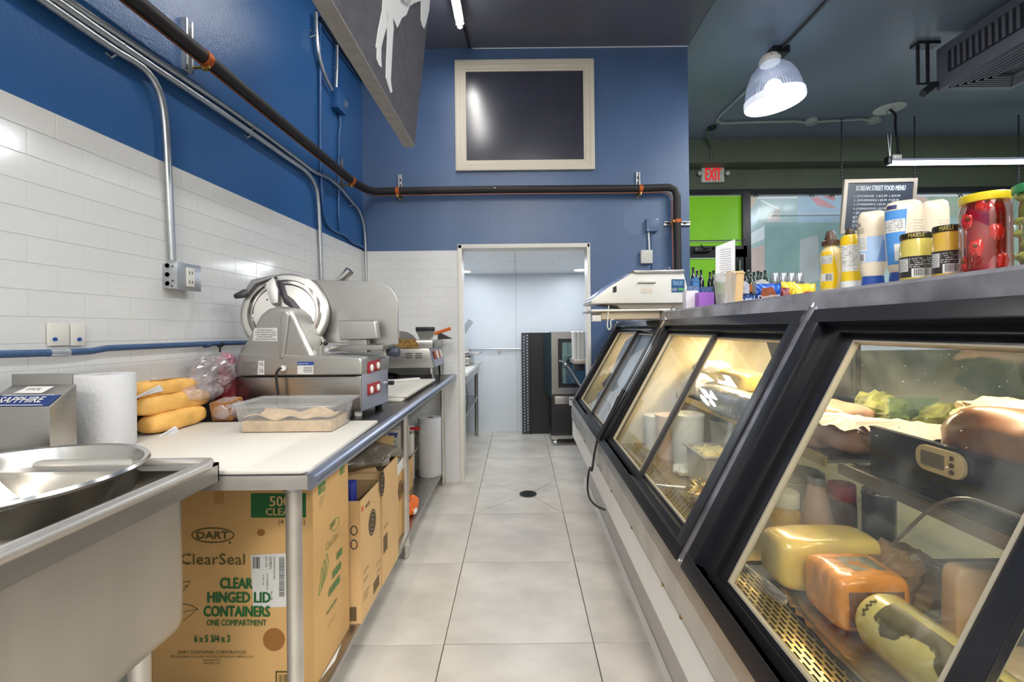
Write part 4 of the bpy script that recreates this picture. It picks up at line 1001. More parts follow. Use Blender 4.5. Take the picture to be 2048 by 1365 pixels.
gold = mat('warm deck steel', (206, 186, 130), .35, .85, var=.1, scale=12)
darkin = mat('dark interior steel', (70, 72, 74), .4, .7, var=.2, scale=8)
frm = mat('black case frame', (30, 31, 36), .3, var=.15, scale=30)
SEC = [(-.03, 1.195), (1.195, 2.396), (2.396, 3.565)]
names = ['nearest', 'middle', 'farthest']
for i, (Y0, Y1) in enumerate(SEC):
    t = thing('deli_case', names[i]+' refrigerated deli case with black framed sliding glass doors', 'display case', cp(.95, 0, (Y0+Y1)/2))
    b = cprism(B(), [(.528, 0), (.536, 0), (.536, .42), (.528, .42)], Y0, Y1); obj('kick_plate', b, kickg, t)
    b = cprism(B(), [(.518, 0), (.528, 0), (.528, .045), (.523, .05)], Y0, Y1); obj('cove_strip', b, kickw, t)
    b = cprism(B(), [(.426, .385), (.60, .385), (.60, .40), (.44, .40), (.44, .520), (.426, .520)], Y0, Y1); obj('lower_panel', b, kickw, t)
    b = cprism(B(), [(.423, .520), (.46, .520), (.46, .531), (.423, .531)], Y0, Y1); obj('panel_lip', b, steel, t)
    b = cprism(B(), [(.420, .533), (.46, .533), (.46, .60), (.46, .66), (.433, .652), (.420, .612)], Y0, Y1); obj('bumper_rail', b, steel2, t)
    b = B()
    y_ = Y0+.12
    while y_ < Y1:
        q = cp(.421, .527, y_); b2 = B().blob(q, .004, .006, .006, 10, 6); obj('rivet', b2, mat('brass rivet', (150, 120, 80), .3, .9), t, smooth=True); y_ += .36
    b = cprism(B(), [(.60, .385), (1.50, .385), (1.52, 0), (1.50, 0), (1.48, .37), (.60, .37)], Y0, Y1); obj('cabinet_bottom', b, kickw, t)
    b = cprism(B(), [(1.50, .385), (1.53, .385), (1.53, .66), (1.50, .66)], Y0, Y1); obj('customer_panel', b, frm, t)
    b = cprism(B(), [(1.50, .66), (1.506, .66), (1.30, 1.36), (1.294, 1.36)], Y0, Y1); obj('customer_glass', b, glassf if i == 0 else glass, t)
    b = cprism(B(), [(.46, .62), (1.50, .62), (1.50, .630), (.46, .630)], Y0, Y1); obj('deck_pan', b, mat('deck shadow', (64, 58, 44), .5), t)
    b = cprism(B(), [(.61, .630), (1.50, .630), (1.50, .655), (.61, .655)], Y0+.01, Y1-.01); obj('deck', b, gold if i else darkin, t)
    # perforated intake grille, real slots
    b = B(); x0, x1 = .478, .606; nx = 13; ya, yb_ = Y0+.05, Y1-.05
    for k in range(nx):
        x = x0+(x1-x0)*k/(nx-1); cprism(b, [(x-.0028, .655), (x+.0028, .655), (x+.0028, .657), (x-.0028, .657)], ya, yb_)
        if k < nx-1:
            y_ = ya+(.014 if k % 2 else 0)
            while y_ < yb_-.01:
                b.add([cp(x+.0028, .6568, y_), cp(x+.0080, .6568, y_), cp(x+.0080, .6568, y_+.007), cp(x+.0028, .6568, y_+.007)], [(0, 1, 2, 3)]); y_ += .028
    cprism(b, [(x0-.025, .655), (x0, .655), (x0, .657), (x0-.025, .657)], ya, yb_)
    obj('intake_grille', b, gold, t, kind='stuff')
    # outer black frame with a step, then the two sliding sashes
    g0, g1 = Y0+.018, Y1-.018
    obj('door_frame', sframe(B(), .0, 1.0, g0, g1, .05, .042, -.028, .010), frm, t, bevel=.003)
    obj('door_track', sframe(B(), .045, .955, g0+.038, g1-.038-(.045 if i == 0 else 0), .03, .022, -.055, -.012), black, t)
    if i == 0: sbar(b := B(), .05, .95, g1-.09, g1-.04, -.05, -.02); obj('side_liner', b, frm, t)
    mid = (Y0+Y1)/2-(.0 if i else .01); gm = g1-.06-(.045 if i == 0 else 0)
    for nm, ya, yb_, of in (('near', g0+.055, mid+.025, -.042), ('far', mid-.025, gm, -.026)):
        s_ = obj('sliding_door', sframe(B(), .068, .925, ya, yb_, .022, .040 if i == 0 else .026, of-.014, of), dgrey if i else frm, t, bevel=.0015)
        b = B(); sbar(b, .088, .905, ya+(.038 if i == 0 else .024), yb_-(.038 if i == 0 else .024), of-.009, of-.005)
        obj('pane', b, glassf if i == 0 else glass, s_)
        g_ = .036 if i == 0 else .022; b = sframe(B(), .086, .907, ya+g_, yb_-g_, .006, .005, of-.012, of+.002); obj('gasket', b, mat('pale gasket', (176, 168, 148), .5, .3), s_)
    # steel post strip between the cases
    b = B(); sbar(b, -.0, 1.06, Y1-.017, Y1+.017, -.03, .006); obj('steel_post', b, steel2 if i else smear, t, bevel=.003)
    q = SP(.012, Y1, .008); obj('post_screw', B().blob(q, .005, .005, .005, 10, 6), chrome, t, smooth=True)
    q = SP(1.04, Y1, .008); obj('post_clip', B().tube([q+V((-.012, 0, -.022)), q+V((0, 0, .0)), q+V((.002, 0, .004))], .004, 8), chrome, t, smooth=True)
    if i > 0: b = cprism(B(), [(.46, .63), (1.50, .63), (1.29, 1.355), (.78, 1.355)], Y1-.03, Y1-.018); obj('end_liner', b, creamp, t)
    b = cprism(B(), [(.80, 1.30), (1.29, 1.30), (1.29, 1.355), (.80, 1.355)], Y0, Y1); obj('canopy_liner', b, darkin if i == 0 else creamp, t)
    b = cprism(B(), [(1.00, 1.275), (1.03, 1.275), (1.03, 1.30), (1.00, 1.30)], Y0+.1, Y1-.1); obj('lamp', b, mat('warm lamp', (255, 226, 160), .5, emit=6), t)
    l = area('case_lamp_light', (1.015, (Y0+Y1)/2, wz(1.268, (Y0+Y1)/2)), .04, Y1-Y0-.25, (4.8, 7.5, 9.0)[i], (1, .86, .60))
    # shelf
    b = cprism(B(), [(.845, .925), (1.36, .925), (1.36, .935), (.845, .935)], Y0+.02, Y1-.03); obj('glass_shelf', b, mat('steel shelf', (150, 146, 132), .3, .7), t)
    b = cprism(B(), [(.838, .915), (.846, .915), (.846, .945), (.838, .945)], Y0+.02, Y1-.03); obj('shelf_rail', b, gold if i else steel, t)
# continuous steel counter top over the cases
b = cprism(B(), [(.797, 1.36), (.81, 1.36), (.81, 1.39), (1.34, 1.39), (1.34, 1.355), (1.36, 1.355), (1.36, 1.413), (.803, 1.413), (.797, 1.405)], -.03, 3.56)
o = obj('counter_top', b, smear); tag(o, 'smeared stainless counter top running over the deli cases', 'counter')
ZTOP = 1.413

# condensation beads on the nearest pane
b = B(); rnd = random.Random(12)
for k in range(60):
    q = SP(.62+.27*rnd.random()**.7, .60+.42*rnd.random(), -.030); r_ = rnd.uniform(.0006, .0016); b.blob(q, r_, r_, r_*.8, 6, 4)
obj('water_drop', b, mat('water drop', (205, 210, 212), .05, 0, coat=1, trans=.7), bpy.data.objects['deli_case'], kind='stuff', smooth=True)
# ---- food inside the nearest case
D = .678
cheese = mat('pale yellow cheese', (222, 192, 104), .25, var=.12, scale=9, coat=.6, sss=.15, bump=.25, bscale=14)
orangec = mat('orange rind cheese', (222, 142, 52), .28, var=.35, scale=12, coat=.6, stretch=(1, 4, 1), bump=.35, bscale=16)
def rblock(b, x0, x1, y0, y1, z0, z1, p=5, amp=.03, seed=0, fr=3):
    return b.blob(((x0+x1)/2, (y0+y1)/2, (z0+z1)/2), (x1-x0)/2, (y1-y0)/2, (z1-z0)/2, 40, 20, amp, fr, p, None, seed)
o = obj('cheese_block', rblock(B(), .61, .87, 1.03, 1.15, D+.01, D+.135, 5, .03, 2), cheese, smooth=True); tag(o, 'pale yellow wrapped cheese block at the back of the nearest case', 'cheese')
t = thing('cheese_block', 'orange rinded wrapped cheese block in front of the pale yellow one', 'cheese', (.72, .96, D+.01))
obj('cheese', rblock(B(), .645, .80, .895, 1.02, D+.01, D+.125, 6, .03, 4), orangec, t, smooth=True)
obj('cut_face', B().box(.665, .775, .8935, .897, D+.03, D+.10), mat('brown grey film', (120, 92, 76), .3, var=.3, scale=30), t)
obj('label', B().box(.70, .77, .93, .985, D+.1235, D+.1255), mat('grey label', (128, 124, 104), .5, var=.4, scale=60), t)
t = thing('cheese_log', 'round pale cheese log with dark printed label in the nearest case', 'cheese', (.70, .65, D+.01))
ca, cb_ = V((.70, .87, D+.068)), V((.705, .40, D+.068)); ad = (cb_-ca).normalized()
obj('log', B().lathe(ca, [(.001, 0), (.030, .0), (.050, .008), (.057, .022), (.057, .44), (.05, .46)], 40, ad), mat('pale log', (218, 202, 122), .22, coat=.8, var=.08, bump=.3, bscale=12), t, smooth=True)
u0 = V((0, 0, 1)); u1 = ad.cross(u0)
b = B(); vs = []; fs = []
def onlog(a, h, r_=.0578): return ca+ad*h+(u0*math.cos(a)+u1*math.sin(a))*r_
na, nh = 14, 10
for j in range(nh+1):
    for k in range(na+1):
        w_ = .55+.25*math.sin(j*1.3); a = .15+(k/na)*1.5*w_
        vs.append(onlog(a, .05+.24*j/nh))
for j in range(nh):
    for k in range(na): i_ = j*(na+1)+k; fs.append((i_, i_+1, i_+na+2, i_+na+1))
b.add(vs, fs); obj('label_print', b, mat('dark olive print', (84, 76, 44), .35, var=.3, scale=20), t)
b = B(); b.tube([onlog(.5+.05*k, .030+.004*math.sin(k*1.7), .0578) for k in range(14)], .0018, 5); obj('script_print', b, mat('dark olive print', (84, 76, 44)), t)
b = crumple(B(), (.875, 1.02, D+.065), .075, .065, .06, 41, amp=.35); o = obj('wrapped_meat', b, mat('brown wrapped meat', (140, 112, 84), .25, var=.35, scale=18, coat=.5)); tag(o, 'brown film wrapped meat chunk right of the orange cheese', 'meat')
b = rblock(B(), .835, .955, .845, .885, D+.01, D+.17, 7, .03, 6); o = obj('cheese_slab', b, mat('tan cheese', (206, 164, 112), .35, var=.05, coat=.3), smooth=True); tag(o, 'tan slab of cheese standing upright on the right in the nearest case', 'cheese')
b = rblock(B(), .80, .95, .70, .80, D+.01, D+.07, 3, .15, 8); o = obj('wrapped_cheese', b, mat('beige wrapped cheese', (202, 176, 134), .25, coat=.4), smooth=True); tag(o, 'low beige wrapped wedge lying before the tan slab', 'cheese')
# foil tray with crinkled rim under the cheeses
t = thing('foil_tray', 'shallow gold-tinted foil tray with a crinkled rim under the cheeses', 'tray', (.78, .82, D-.001))
b = B(); n = 120; vs = []; ctr = V((.78, .79, D-.002))
for k in range(n):
    a = 2*PI*k/n; ca_, sa = math.cos(a), math.sin(a); sg = lambda x: math.copysign(abs(x)**.6, x)
    for q, (rx, ry, h) in enumerate(((.155, .33, .002), (.170, .345, .010), (.182+.004*math.sin(k*2.7), .357+.004*math.sin(k*1.9), .014+.003*math.sin(k*3.1)))): vs.append(ctr+V((rx*sg(ca_), ry*sg(sa), h)))
fs = [tuple(3*k for k in range(n))[::-1]]
for k in range(n):
    for q in range(2): fs.append((3*k+q, 3*((k+1) % n)+q, 3*((k+1) % n)+q+1, 3*k+q+1))
b.add(vs, fs); obj('tray_body', b, mat('gold foil', (206, 184, 124), .25, .9, var=.15, scale=40, bump=.3, bscale=60), t)
b = crumple(B(), (.555, 1.10, D+.03), .012, .11, .02, 44, amp=.3, M=Matrix.Rotation(.25, 3, 'Z')); tag(obj('plastic_film', b, film), 'rolled strip of clear film over the grille beside the pale cheese', 'plastic film')
b = crumple(B(), (.475, .97, D+.018), .012, .16, .012, 45, 30, 14, .5, 5); tag(obj('paper_scrap', b, mat('soggy paper', (214, 212, 208), .6)), 'crumpled white paper stuck along the door sill of the nearest case', 'paper')
b = crumple(B(), (.482, .88, D+.014), .010, .05, .008, 46, amp=.4); tag(obj('food_residue', b, mat('orange residue', (214, 150, 50), .5)), 'orange crumbs on the white paper at the door sill', 'residue')
# jars and bottles behind
def jar(name, label, cat, x, y, z, r, h, body, cap, cap_h=.02, neck=.8, cap_r=.9, shoulder=.8, group=None, n=28, kids=()):
    t = thing(name, label, cat, (x, y, z), group); hb = h-cap_h
    obj('body', B().lathe((x, y, z), [(r*.9, 0), (r, .006), (r, hb*shoulder), (r*(neck+.06), hb*.96), (r*neck, hb)], n), body, t, smooth=True)
    obj('cap', B().lathe((x, y, z+hb-.001), [(r*cap_r*.98, 0), (r*cap_r, .003), (r*cap_r, cap_h-.004), (r*cap_r*.94, cap_h), (.001, cap_h)], n), cap, t, smooth=True)
    return t
capw = mat('ivory cap', (232, 226, 196), .4)
jar('sauce_jar', 'small yellow jar with a white cap behind the pale cheese block', 'jar', .785, 1.31, D+.004, .040, .150, mat('yellow relish', (206, 160, 40), .25, coat=.5, var=.3, scale=25), capw, .042, .75, .92)
jar('dressing_bottle', 'pinkish tapering dressing bottle with a grey cap inside the case', 'bottle', .872, 1.30, D+.004, .045, .195, mat('pinkish dressing', (196, 160, 132), .25, coat=.4), mat('grey cap', (160, 160, 158), .35, .5), .022, .45, .50, .35)
jar('sauce_bottle', 'dark bottle with a red cap inside the case', 'bottle', .945, 1.30, D+.004, .037, .175, mat('dark red sauce', (92, 56, 54), .25, coat=.4), mat('red cap', (196, 44, 48), .35), .045, .9, .95)
jar('metal_can', 'dark shiny can right of the red capped bottle', 'can', 1.03, 1.27, D+.004, .04, .165, darkin, chrome, .01, 1, 1.02, .97)
jar('plastic_tub', 'wide white lidded tub behind the yellow jar', 'food container', .93, 1.50, D+.004, .085, .15, capw, capw, .02, 1, 1.04, .97)
# black display tray, thermometer, roast, sliced meat, greens
t = thing('display_tray', 'black metal display tray front on the upper shelf of the nearest case', 'tray', (1.0, .7, .95))
obj('front_panel', B().box(.876, .884, .10, 1.105, .932, 1.066), mat('black glossy tray', (30, 31, 32), .25, var=.3, scale=14, stretch=(1, .2, 3)), t, bevel=.001)
obj('tray_floor', B().box(.884, 1.25, .10, 1.105, .960, .968), mat('black glossy tray', (30, 31, 32)), t)
obj('lip', B().box(.874, .890, .10, 1.105, 1.064, 1.069), darkin, t)
t = thing('thermometer', 'ivory digital thermometer with three round buttons clipped to the black tray', 'thermometer', (.872, .92, 1.03))
M = Matrix.Translation((.869, .915, 1.036))
def rrect(hw, hh, r, n=6):
    P = []
    for cx_, cz_, a0 in ((hw-r, hh-r, 0), (-hw+r, hh-r, 90), (-hw+r, -hh+r, 180), (hw-r, -hh+r, 270)):
        for k in range(n+1): a = math.radians(a0+90*k/n); P.append((cx_+r*math.cos(a), cz_+r*math.sin(a)))
    return P
def thp(hw, hh, r, x, d, cy=0): return B().prism([M @ V((x, cy+p[0], p[1])) for p in rrect(hw, hh, r)], (d, 0, 0))
obj('case_shell', thp(.052, .027, .022, -.004, .010), mat('ivory plastic', (214, 188, 138), .4), t, bevel=.002)
obj('screen', thp(.026, .015, .003, -.0055, .002, .012), mat('grey lcd', (120, 108, 84), .3), t)
for k in range(3): obj('button', B().cyl(M @ V((-.006, -.030, .014-.014*k)), M @ V((-.003, -.030, .014-.014*k)), .005, n=12), mat('brown button', (92, 72, 44), .4), t)
t = thing('roast', 'big browned roast with white fat on the black tray', 'meat', (.99, .84, 1.0))
obj('meat', B().blob((.99, .84, 1.075), .105, .155, .075, 36, 18, .15, 3, 2.6, None, 3), mat('browned roast', (150, 92, 46), .35, var=.45, scale=10, coat=.3), t, smooth=True)
obj('fat_cap', B().blob((1.045, .90, 1.128), .10, .12, .030, 36, 14, .35, 4, 2.4, None, 5), mat('ivory fat', (238, 214, 160), .35, var=.1, coat=.3), t, smooth=True)
for k, (x, y, z, rx, ry, rz) in enumerate(((.93, 1.42, 1.0, .07, .13, .045), (.97, 1.28, 1.015, .09, .14, .04), (1.01, 1.14, 1.03, .10, .12, .035))):
    t = thing('sliced_meat', ('leftmost', 'middle', 'rightmost')[k]+' of the three pink sliced meat piles under frilled white paper', 'meat', (x, y, z-rz))
    obj('meat', B().blob((x, y, z-.012), rx, ry, rz, 30, 14, .25, 3, 2.6, None, 50+k), mat('pink ham', (192, 150, 130), .35, var=.25, scale=9, coat=.3), t, smooth=True)
    b = B(); n = 60; vs = []
    for j in range(n):
        a = 2*PI*j/n
        for q in (.2, .9, 1.06): vs.append(V((x+rx*q*math.cos(a), y+ry*q*math.sin(a), z+rz*(.95-.35*q*q)+(.006*math.sin(j*1.4) if q > .8 else .004))))
    b.add(vs, [(3*j+q, 3*((j+1) % n)+q, 3*((j+1) % n)+q+1, 3*j+q+1) for j in range(n) for q in (0, 1)]+[tuple(3*j for j in range(n))])
    obj('frilled_paper', b, mat('frilled paper', (236, 216, 206), .6), t)
for k, (x, y) in enumerate(((1.20, 1.45), (1.22, 1.22), (1.24, 1.0), (1.24, .76))):
    b = crumple(B(), (x, y, 1.02), .06, .12, .07, 60+k, amp=.4); m_ = mat('leafy garnish', (112, 116, 56), .6, var=.6, scale=30) if k < 2 else mat('brown garnish', (126, 110, 70), .6, var=.4, scale=20)
    tag(obj('garnish', b, m_), ('farthest green leafy pile', 'second green leafy pile', 'brownish pile nearest the greens', 'nearest brownish pile behind the roast')[k]+' against the customer glass', 'garnish')
for k, y in enumerate((1.34, 1.10)):
    tag(obj('glass_divider', B().box(1.12, 1.27, y-.002, y+.002, .937, 1.10), glassy('green glass', (.80, .92, .82), .12, .02, .25, (150, 176, 150))), ['far', 'near'][k]+' greenish glass divider between the garnish piles', 'divider')
P = [on_plane(a, c, (.80, 0, 0), V((1, 0, 0))) for a, c in ((1788, 1088), (1830, 1045), (1868, 1012), (1905, 998), (1945, 998), (1990, 1015), (2060, 1042))]
tag(obj('wire', B().tube(P, .0035, 8, 1), mat('grey wire', (120, 122, 120), .3, .6), smooth=True), 'thin grey wire arching in front of the black tray', 'cable')

# ---- food inside the middle case
t = thing('food_pan', 'steel pan of pale salad with a clear spoon handle in the middle case', 'food pan', (.75, 1.70, wz(.655, 1.7)))
z0 = wz(.655, 1.7)+.001; obj('pan', tub(B(), .685, .815, 1.62, 1.79, z0, z0+.155, .008, rim=.012), mat('frosted steel', (206, 200, 184), .35, .6), t)
b = B(); b.blob((.75, 1.705, z0+.135), .062, .082, .022, 24, 10, .5, 4, 3, None, 3); obj('salad', b, mat('pale salad', (232, 216, 150), .5, var=.15, scale=40), t)
obj('spoon', B().cyl((.78, 1.68, z0+.14), (.81, 1.69, z0+.26), .011, n=12), tubp, t)
def tubcyl(label, x, y, z, r, h, m):
    t = thing('plastic_tub', label, 'food container', (x, y, z))
    obj('body', B().lathe((x, y, z), [(r*.88, 0), (r*.9, .004), (r, h*.9), (r, h)], 32), m, t, smooth=True)
    obj('lid', B().lathe((x, y, z+h), [(r*1.05, -.008), (r*1.05, .004), (r*.98, .006), (.001, .006)], 32), m, t, smooth=True); return t
z0 = wz(.656, 2)
tubcyl('tall white lidded tub in the middle case behind the salad pan', .745, 1.96, z0, .068, .235, mat('milky tub', (232, 230, 214), .4))
tubcyl('peach coloured tub left of the tall white tub', .715, 2.12, z0, .060, .20, mat('peach tub', (230, 200, 172), .4))
tubcyl('short wide white tub farther back in the middle case', .70, 2.27, z0, .06, .17, mat('milky tub', (232, 230, 214), .4))
tubcyl('white tub standing near the customer side of the middle case', .93, 1.98, z0, .07, .20, mat('milky tub', (232, 230, 214), .4))
b = crumple(B(), (.655, 1.565, z0+.035), .05, .05, .035, 70, 30, 16, .8, 3); tag(obj('foil_ball', b, mat('gold foil', (206, 184, 124), .25, .9)), 'crumpled golden foil before the salad pan', 'foil')
b = crumple(B(), (.70, 1.87, z0+.02), .05, .05, .02, 72, amp=.3); tag(obj('food_wrap', b, mat('milky tub', (232, 230, 214), .4)), 'cream coloured wrapped lump left of the salad pan', 'food')
t = thing('tongs', 'steel tongs lying across the grille of the middle case', 'tongs', (.55, 1.68, z0))
for s_ in (-1, 1): obj('arm', B().tube([(.50, 1.72+.0*s_, z0+.012), (.58, 1.68+.012*s_, z0+.014), (.64, 1.65+.018*s_, z0+.016)], .0035, 6), chrome, t, smooth=True)
t = thing('wrapped_roll', 'long roll in silvery film on the shelf rail of the middle case', 'meat', (.86, 1.8, .97))
obj('roll', B().blob((.865, 1.78, 1.010), .062, .29, .058, 34, 22, .10, 4, 3, None, 9), mat('silver film', (176, 184, 196), .22, .8, var=.2, scale=20, bump=.5, bscale=30), t, smooth=True)
o = obj('cheese_block', rblock(B(), .93, 1.06, 1.86, 2.12, 1.035, 1.125, 5, .05, 12), mat('pale yellow cheese', (222, 196, 108)), smooth=True); tag(o, 'yellow topped block on the upper shelf of the middle case', 'cheese')
o = obj('ham_block', rblock(B(), 1.0, 1.15, 1.40, 1.66, .99, 1.06, 4, .08, 13), mat('pink ham', (192, 150, 130)), smooth=True); tag(o, 'flat pink ham piece on the shelf of the middle case', 'meat')
for k, (x, y, z, rx, ry, rz, m_) in enumerate(((.90, 2.22, 1.03, .07, .09, .06, mat('white wrap', (228, 226, 220), .4)), (.88, 2.30, .98, .05, .06, .05, mat('ham wrap', (232, 208, 184), .35)), (.98, 2.25, 1.12, .09, .08, .03, mat('white wrap', (228, 226, 220), .4)))):
    b = crumple(B(), (x, y, z), rx, ry, rz, 80+k, amp=.2); tag(obj('wrapped_meat', b, m_), ('white wrapped', 'pale ham coloured wrapped', 'flat white wrapped')[k]+' piece at the far end of the middle case', 'meat')
# ---- papers and bags behind the farthest case's glass
Yq = 3.0; n2 = (SP(1, Yq)-SP(0, Yq)).cross(V((0, 1, 0))).normalized()
def onS(off): return lambda a, c: on_plane(a, c, SP(.5, Yq, off), n2)
t = poly_px([(1279, 661), (1251, 683), (1235, 715), (1222, 747), (1230, 756), (1216, 772), (1238, 790), (1262, 800), (1300, 700), (1312, 663)], onS(-.075), .002, mat('bluish white paper', (212, 222, 236), .6), None, 'paper_sheet'); tag(t, 'large bluish white paper sheet hung inside the farthest case', 'paper')
t = poly_px([(1216, 772), (1196, 795), (1176, 815), (1216, 858), (1250, 800)], onS(-.10), .002, mat('white sheet', (222, 222, 226), .6), None, 'paper_sheet'); tag(t, 'lower crooked white paper sheet inside the farthest case', 'paper')
t = poly_px([(1222, 746), (1230, 756), (1208, 776), (1205, 768)], onS(-.070), .002, mat('grey card', (92, 98, 110), .6), None, 'card'); tag(t, 'small dark grey card between the papers of the farthest case', 'card')
b = crumple(B(), (.66, 3.25, .80), .08, .12, .06, 91, amp=.3); tag(obj('plastic_bag', b, mat('blue printed bag', (130, 150, 190), .4, var=.4, scale=40)), 'pale blue printed bag low in the farthest case', 'bag')
b = crumple(B(), (.85, 3.2, .99), .10, .16, .06, 92, amp=.3); tag(obj('wrapped_meat', b, mat('ham wrap', (232, 208, 184), .35)), 'wrapped meat on the shelf of the farthest case', 'meat')
# black strap hanging from the doors
P = [SP(.36, 2.385, .03), SP(.22, 2.385, .022), SP(.05, 2.40, .02), cp(.405, .60, 2.40), cp(.385, .49, 2.37)]+[at_x(a, c, .39) for a, c in ((1180, 930), (1174, 968), (1177, 995), (1190, 1012), (1209, 1020))]
tag(obj('strap', B().tube(P, .006, 8, 2), rubber, smooth=True), 'black strap hanging down the deli case front towards the floor', 'strap')
b = B().tube([SP(.42, 2.372, .025), SP(.02, 2.372, .02)], .011, 8); tag(obj('door_handle_bar', b, rubber), 'long black bar along the post between middle and farthest case', 'handle')

# ------------------------------------------------------------------ things standing on the counter top
class Loft:
    """a bottle body: rings (rx, ry, z), superellipse exponent p; angle 0 faces the camera"""
    def __init__(s, x, y, z, rings, p=2.0, turn=0):
        s.c = V((x, y, z)); s.r = rings; s.p = p; s.rot = math.atan2(-y, -x)+turn
    def pt(s, a, z, k=1.0):
        R_ = s.r
        for i in range(len(R_)-1):
            if R_[i][2] <= z <= R_[i+1][2] or i == len(R_)-2:
                f = (z-R_[i][2])/max(1e-6, R_[i+1][2]-R_[i][2]); rx = R_[i][0]+(R_[i+1][0]-R_[i][0])*f; ry = R_[i][1]+(R_[i+1][1]-R_[i][1])*f; break
        sg = lambda q: math.copysign(abs(q)**(2/s.p), q)
        u, v = sg(math.cos(a))*rx*k, sg(math.sin(a))*ry*k
        return s.c+V((u*math.cos(s.rot)-v*math.sin(s.rot), u*math.sin(s.rot)+v*math.cos(s.rot), z))
    def mesh(s, n=32):
        b = B(); vs = []; m = len(s.r)
        for rx, ry, z in s.r:
            for k in range(n): 
                t_ = 2*PI*k/n; sg = lambda q: math.copysign(abs(q)**(2/s.p), q); u, v = sg(math.cos(t_))*rx, sg(math.sin(t_))*ry
                vs.append(s.c+V((u*math.cos(s.rot)-v*math.sin(s.rot), u*math.sin(s.rot)+v*math.cos(s.rot), z)))
        fs = [(i*n+k, i*n+(k+1) % n, (i+1)*n+(k+1) % n, (i+1)*n+k) for i in range(m-1) for k in range(n)]
        fs += [tuple(range(n))[::-1], tuple(range((m-1)*n, m*n))]; return b.add(vs, fs)
    def patch(s, a0, a1, z0, z1, k=1.012, n=14, m=6, shape=None):
        b = B(); vs = []
        for j in range(m+1):
            f = j/m; c0, c1 = (a0, a1) if not shape else shape(f, a0, a1)
            for i in range(n+1): vs.append(s.pt(c0+(c1-c0)*i/n, z0+(z1-z0)*f, k))
        return b.add(vs, [(j*(n+1)+i, j*(n+1)+i+1, (j+1)*(n+1)+i+1, (j+1)*(n+1)+i) for j in range(m) for i in range(n)])
    def text(s, st, a0, a1, z0, z1, m, par, k=1.02):
        pts, fs = text_mesh(st); return obj('lettering', B().add([s.pt(a0+(a1-a0)*p[0], z0+(z1-z0)*p[1], k) for p in pts], fs), m, par)
def place(pc, top, wpx, X=.885):
    v = ray(pc, top); Y = X/v.x; zt = HC+v.z*Y; r = wpx/2*Y/F/math.sqrt(1+v.x*v.x); return X, Y, zt-ZTOP, r
def lines(L, par, a0, a1, z0, z1, n, m, k=1.02):
    """small unreadable print as rows of dashes"""
    b = B(); rnd = random.Random(n)
    for i in range(n):
        z = z1-(z1-z0)*(i+.5)/n; a = a0
        while a < a1-.03:
            e = min(a1, a+(a1-a0)*rnd.uniform(.08, .3)); h = (z1-z0)/n*.3
            b.add([L.pt(a, z, k), L.pt(e, z, k), L.pt(e, z+h, k), L.pt(a, z+h, k)], [(0, 1, 2, 3)]); a = e+(a1-a0)*.05
    return obj('small_print', b, m, par, kind='stuff')
def codebars(L, par, a0, a1, z0, z1, k=1.025):
    b = B(); rnd = random.Random(5); a = a0
    while a < a1:
        e = a+(a1-a0)*rnd.choice((.02, .035, .05)); b.add([L.pt(a, z0, k), L.pt(e, z0, k), L.pt(e, z1, k), L.pt(a, z1, k)], [(0, 1, 2, 3)]); a = e+(a1-a0)*rnd.choice((.025, .04))
    return obj('barcode', b, ink, par, kind='stuff')
yel = mat('mustard yellow', (222, 186, 14), .3, coat=.3); beige = mat('dijon beige', (222, 198, 140), .3, coat=.4); brn = mat('brown cap', (70, 48, 28), .4)
mayo = mat('mayonnaise ivory', (214, 202, 180), .3, coat=.3); bcap = mat('blue bottle cap', (32, 72, 150), .35); lblue = mat('sky blue label', (74, 140, 208), .4); pale = mat('pale blue label', (156, 184, 220), .4)
# brown capped dijon squeeze bottle
x, y, h, r = place(1661, 462, 46)
t = thing('mustard_bottle', 'beige mustard squeeze bottle with a brown nozzle cap and yellow wavy label', 'bottle', (x, y, ZTOP))
bh = h*.76; L = Loft(x, y, ZTOP, [(r*.9, r*.9, 0), (r, r, .006), (r*.98, r*.98, bh*.25), (r*.88, r*.88, bh*.5), (r*.98, r*.98, bh*.72), (r*.92, r*.92, bh*.85), (r*.62, r*.62, bh*.97), (r*.6, r*.6, bh)])
obj('body', L.mesh(), beige, t, smooth=True)
obj('label', L.patch(-1.2, .65, .012, bh*.86, 1.02, shape=lambda f, a, c: (a, c*(.55+.5*math.sin(f*4.2)))), yel, t, smooth=True)
obj('nutrition_panel', L.patch(-1.1, .15, bh*.60, bh*.78, 1.03), labelw, t, smooth=True); lines(L, t, -1.05, .1, bh*.60, bh*.78, 6, ink, 1.04)
obj('barcode_panel', L.patch(-1.0, .2, bh*.24, bh*.40, 1.03), labelw, t, smooth=True); codebars(L, t, -.5, .15, bh*.25, bh*.39, 1.04)
obj('cap', B().lathe((x, y, ZTOP+bh), [(r*.86, 0), (r*.86, h*.07), (r*.60, h*.09), (r*.52, h*.13), (r*.38, h*.22), (r*.30, h*.235), (.001, h*.235)], 24), brn, t, smooth=True)
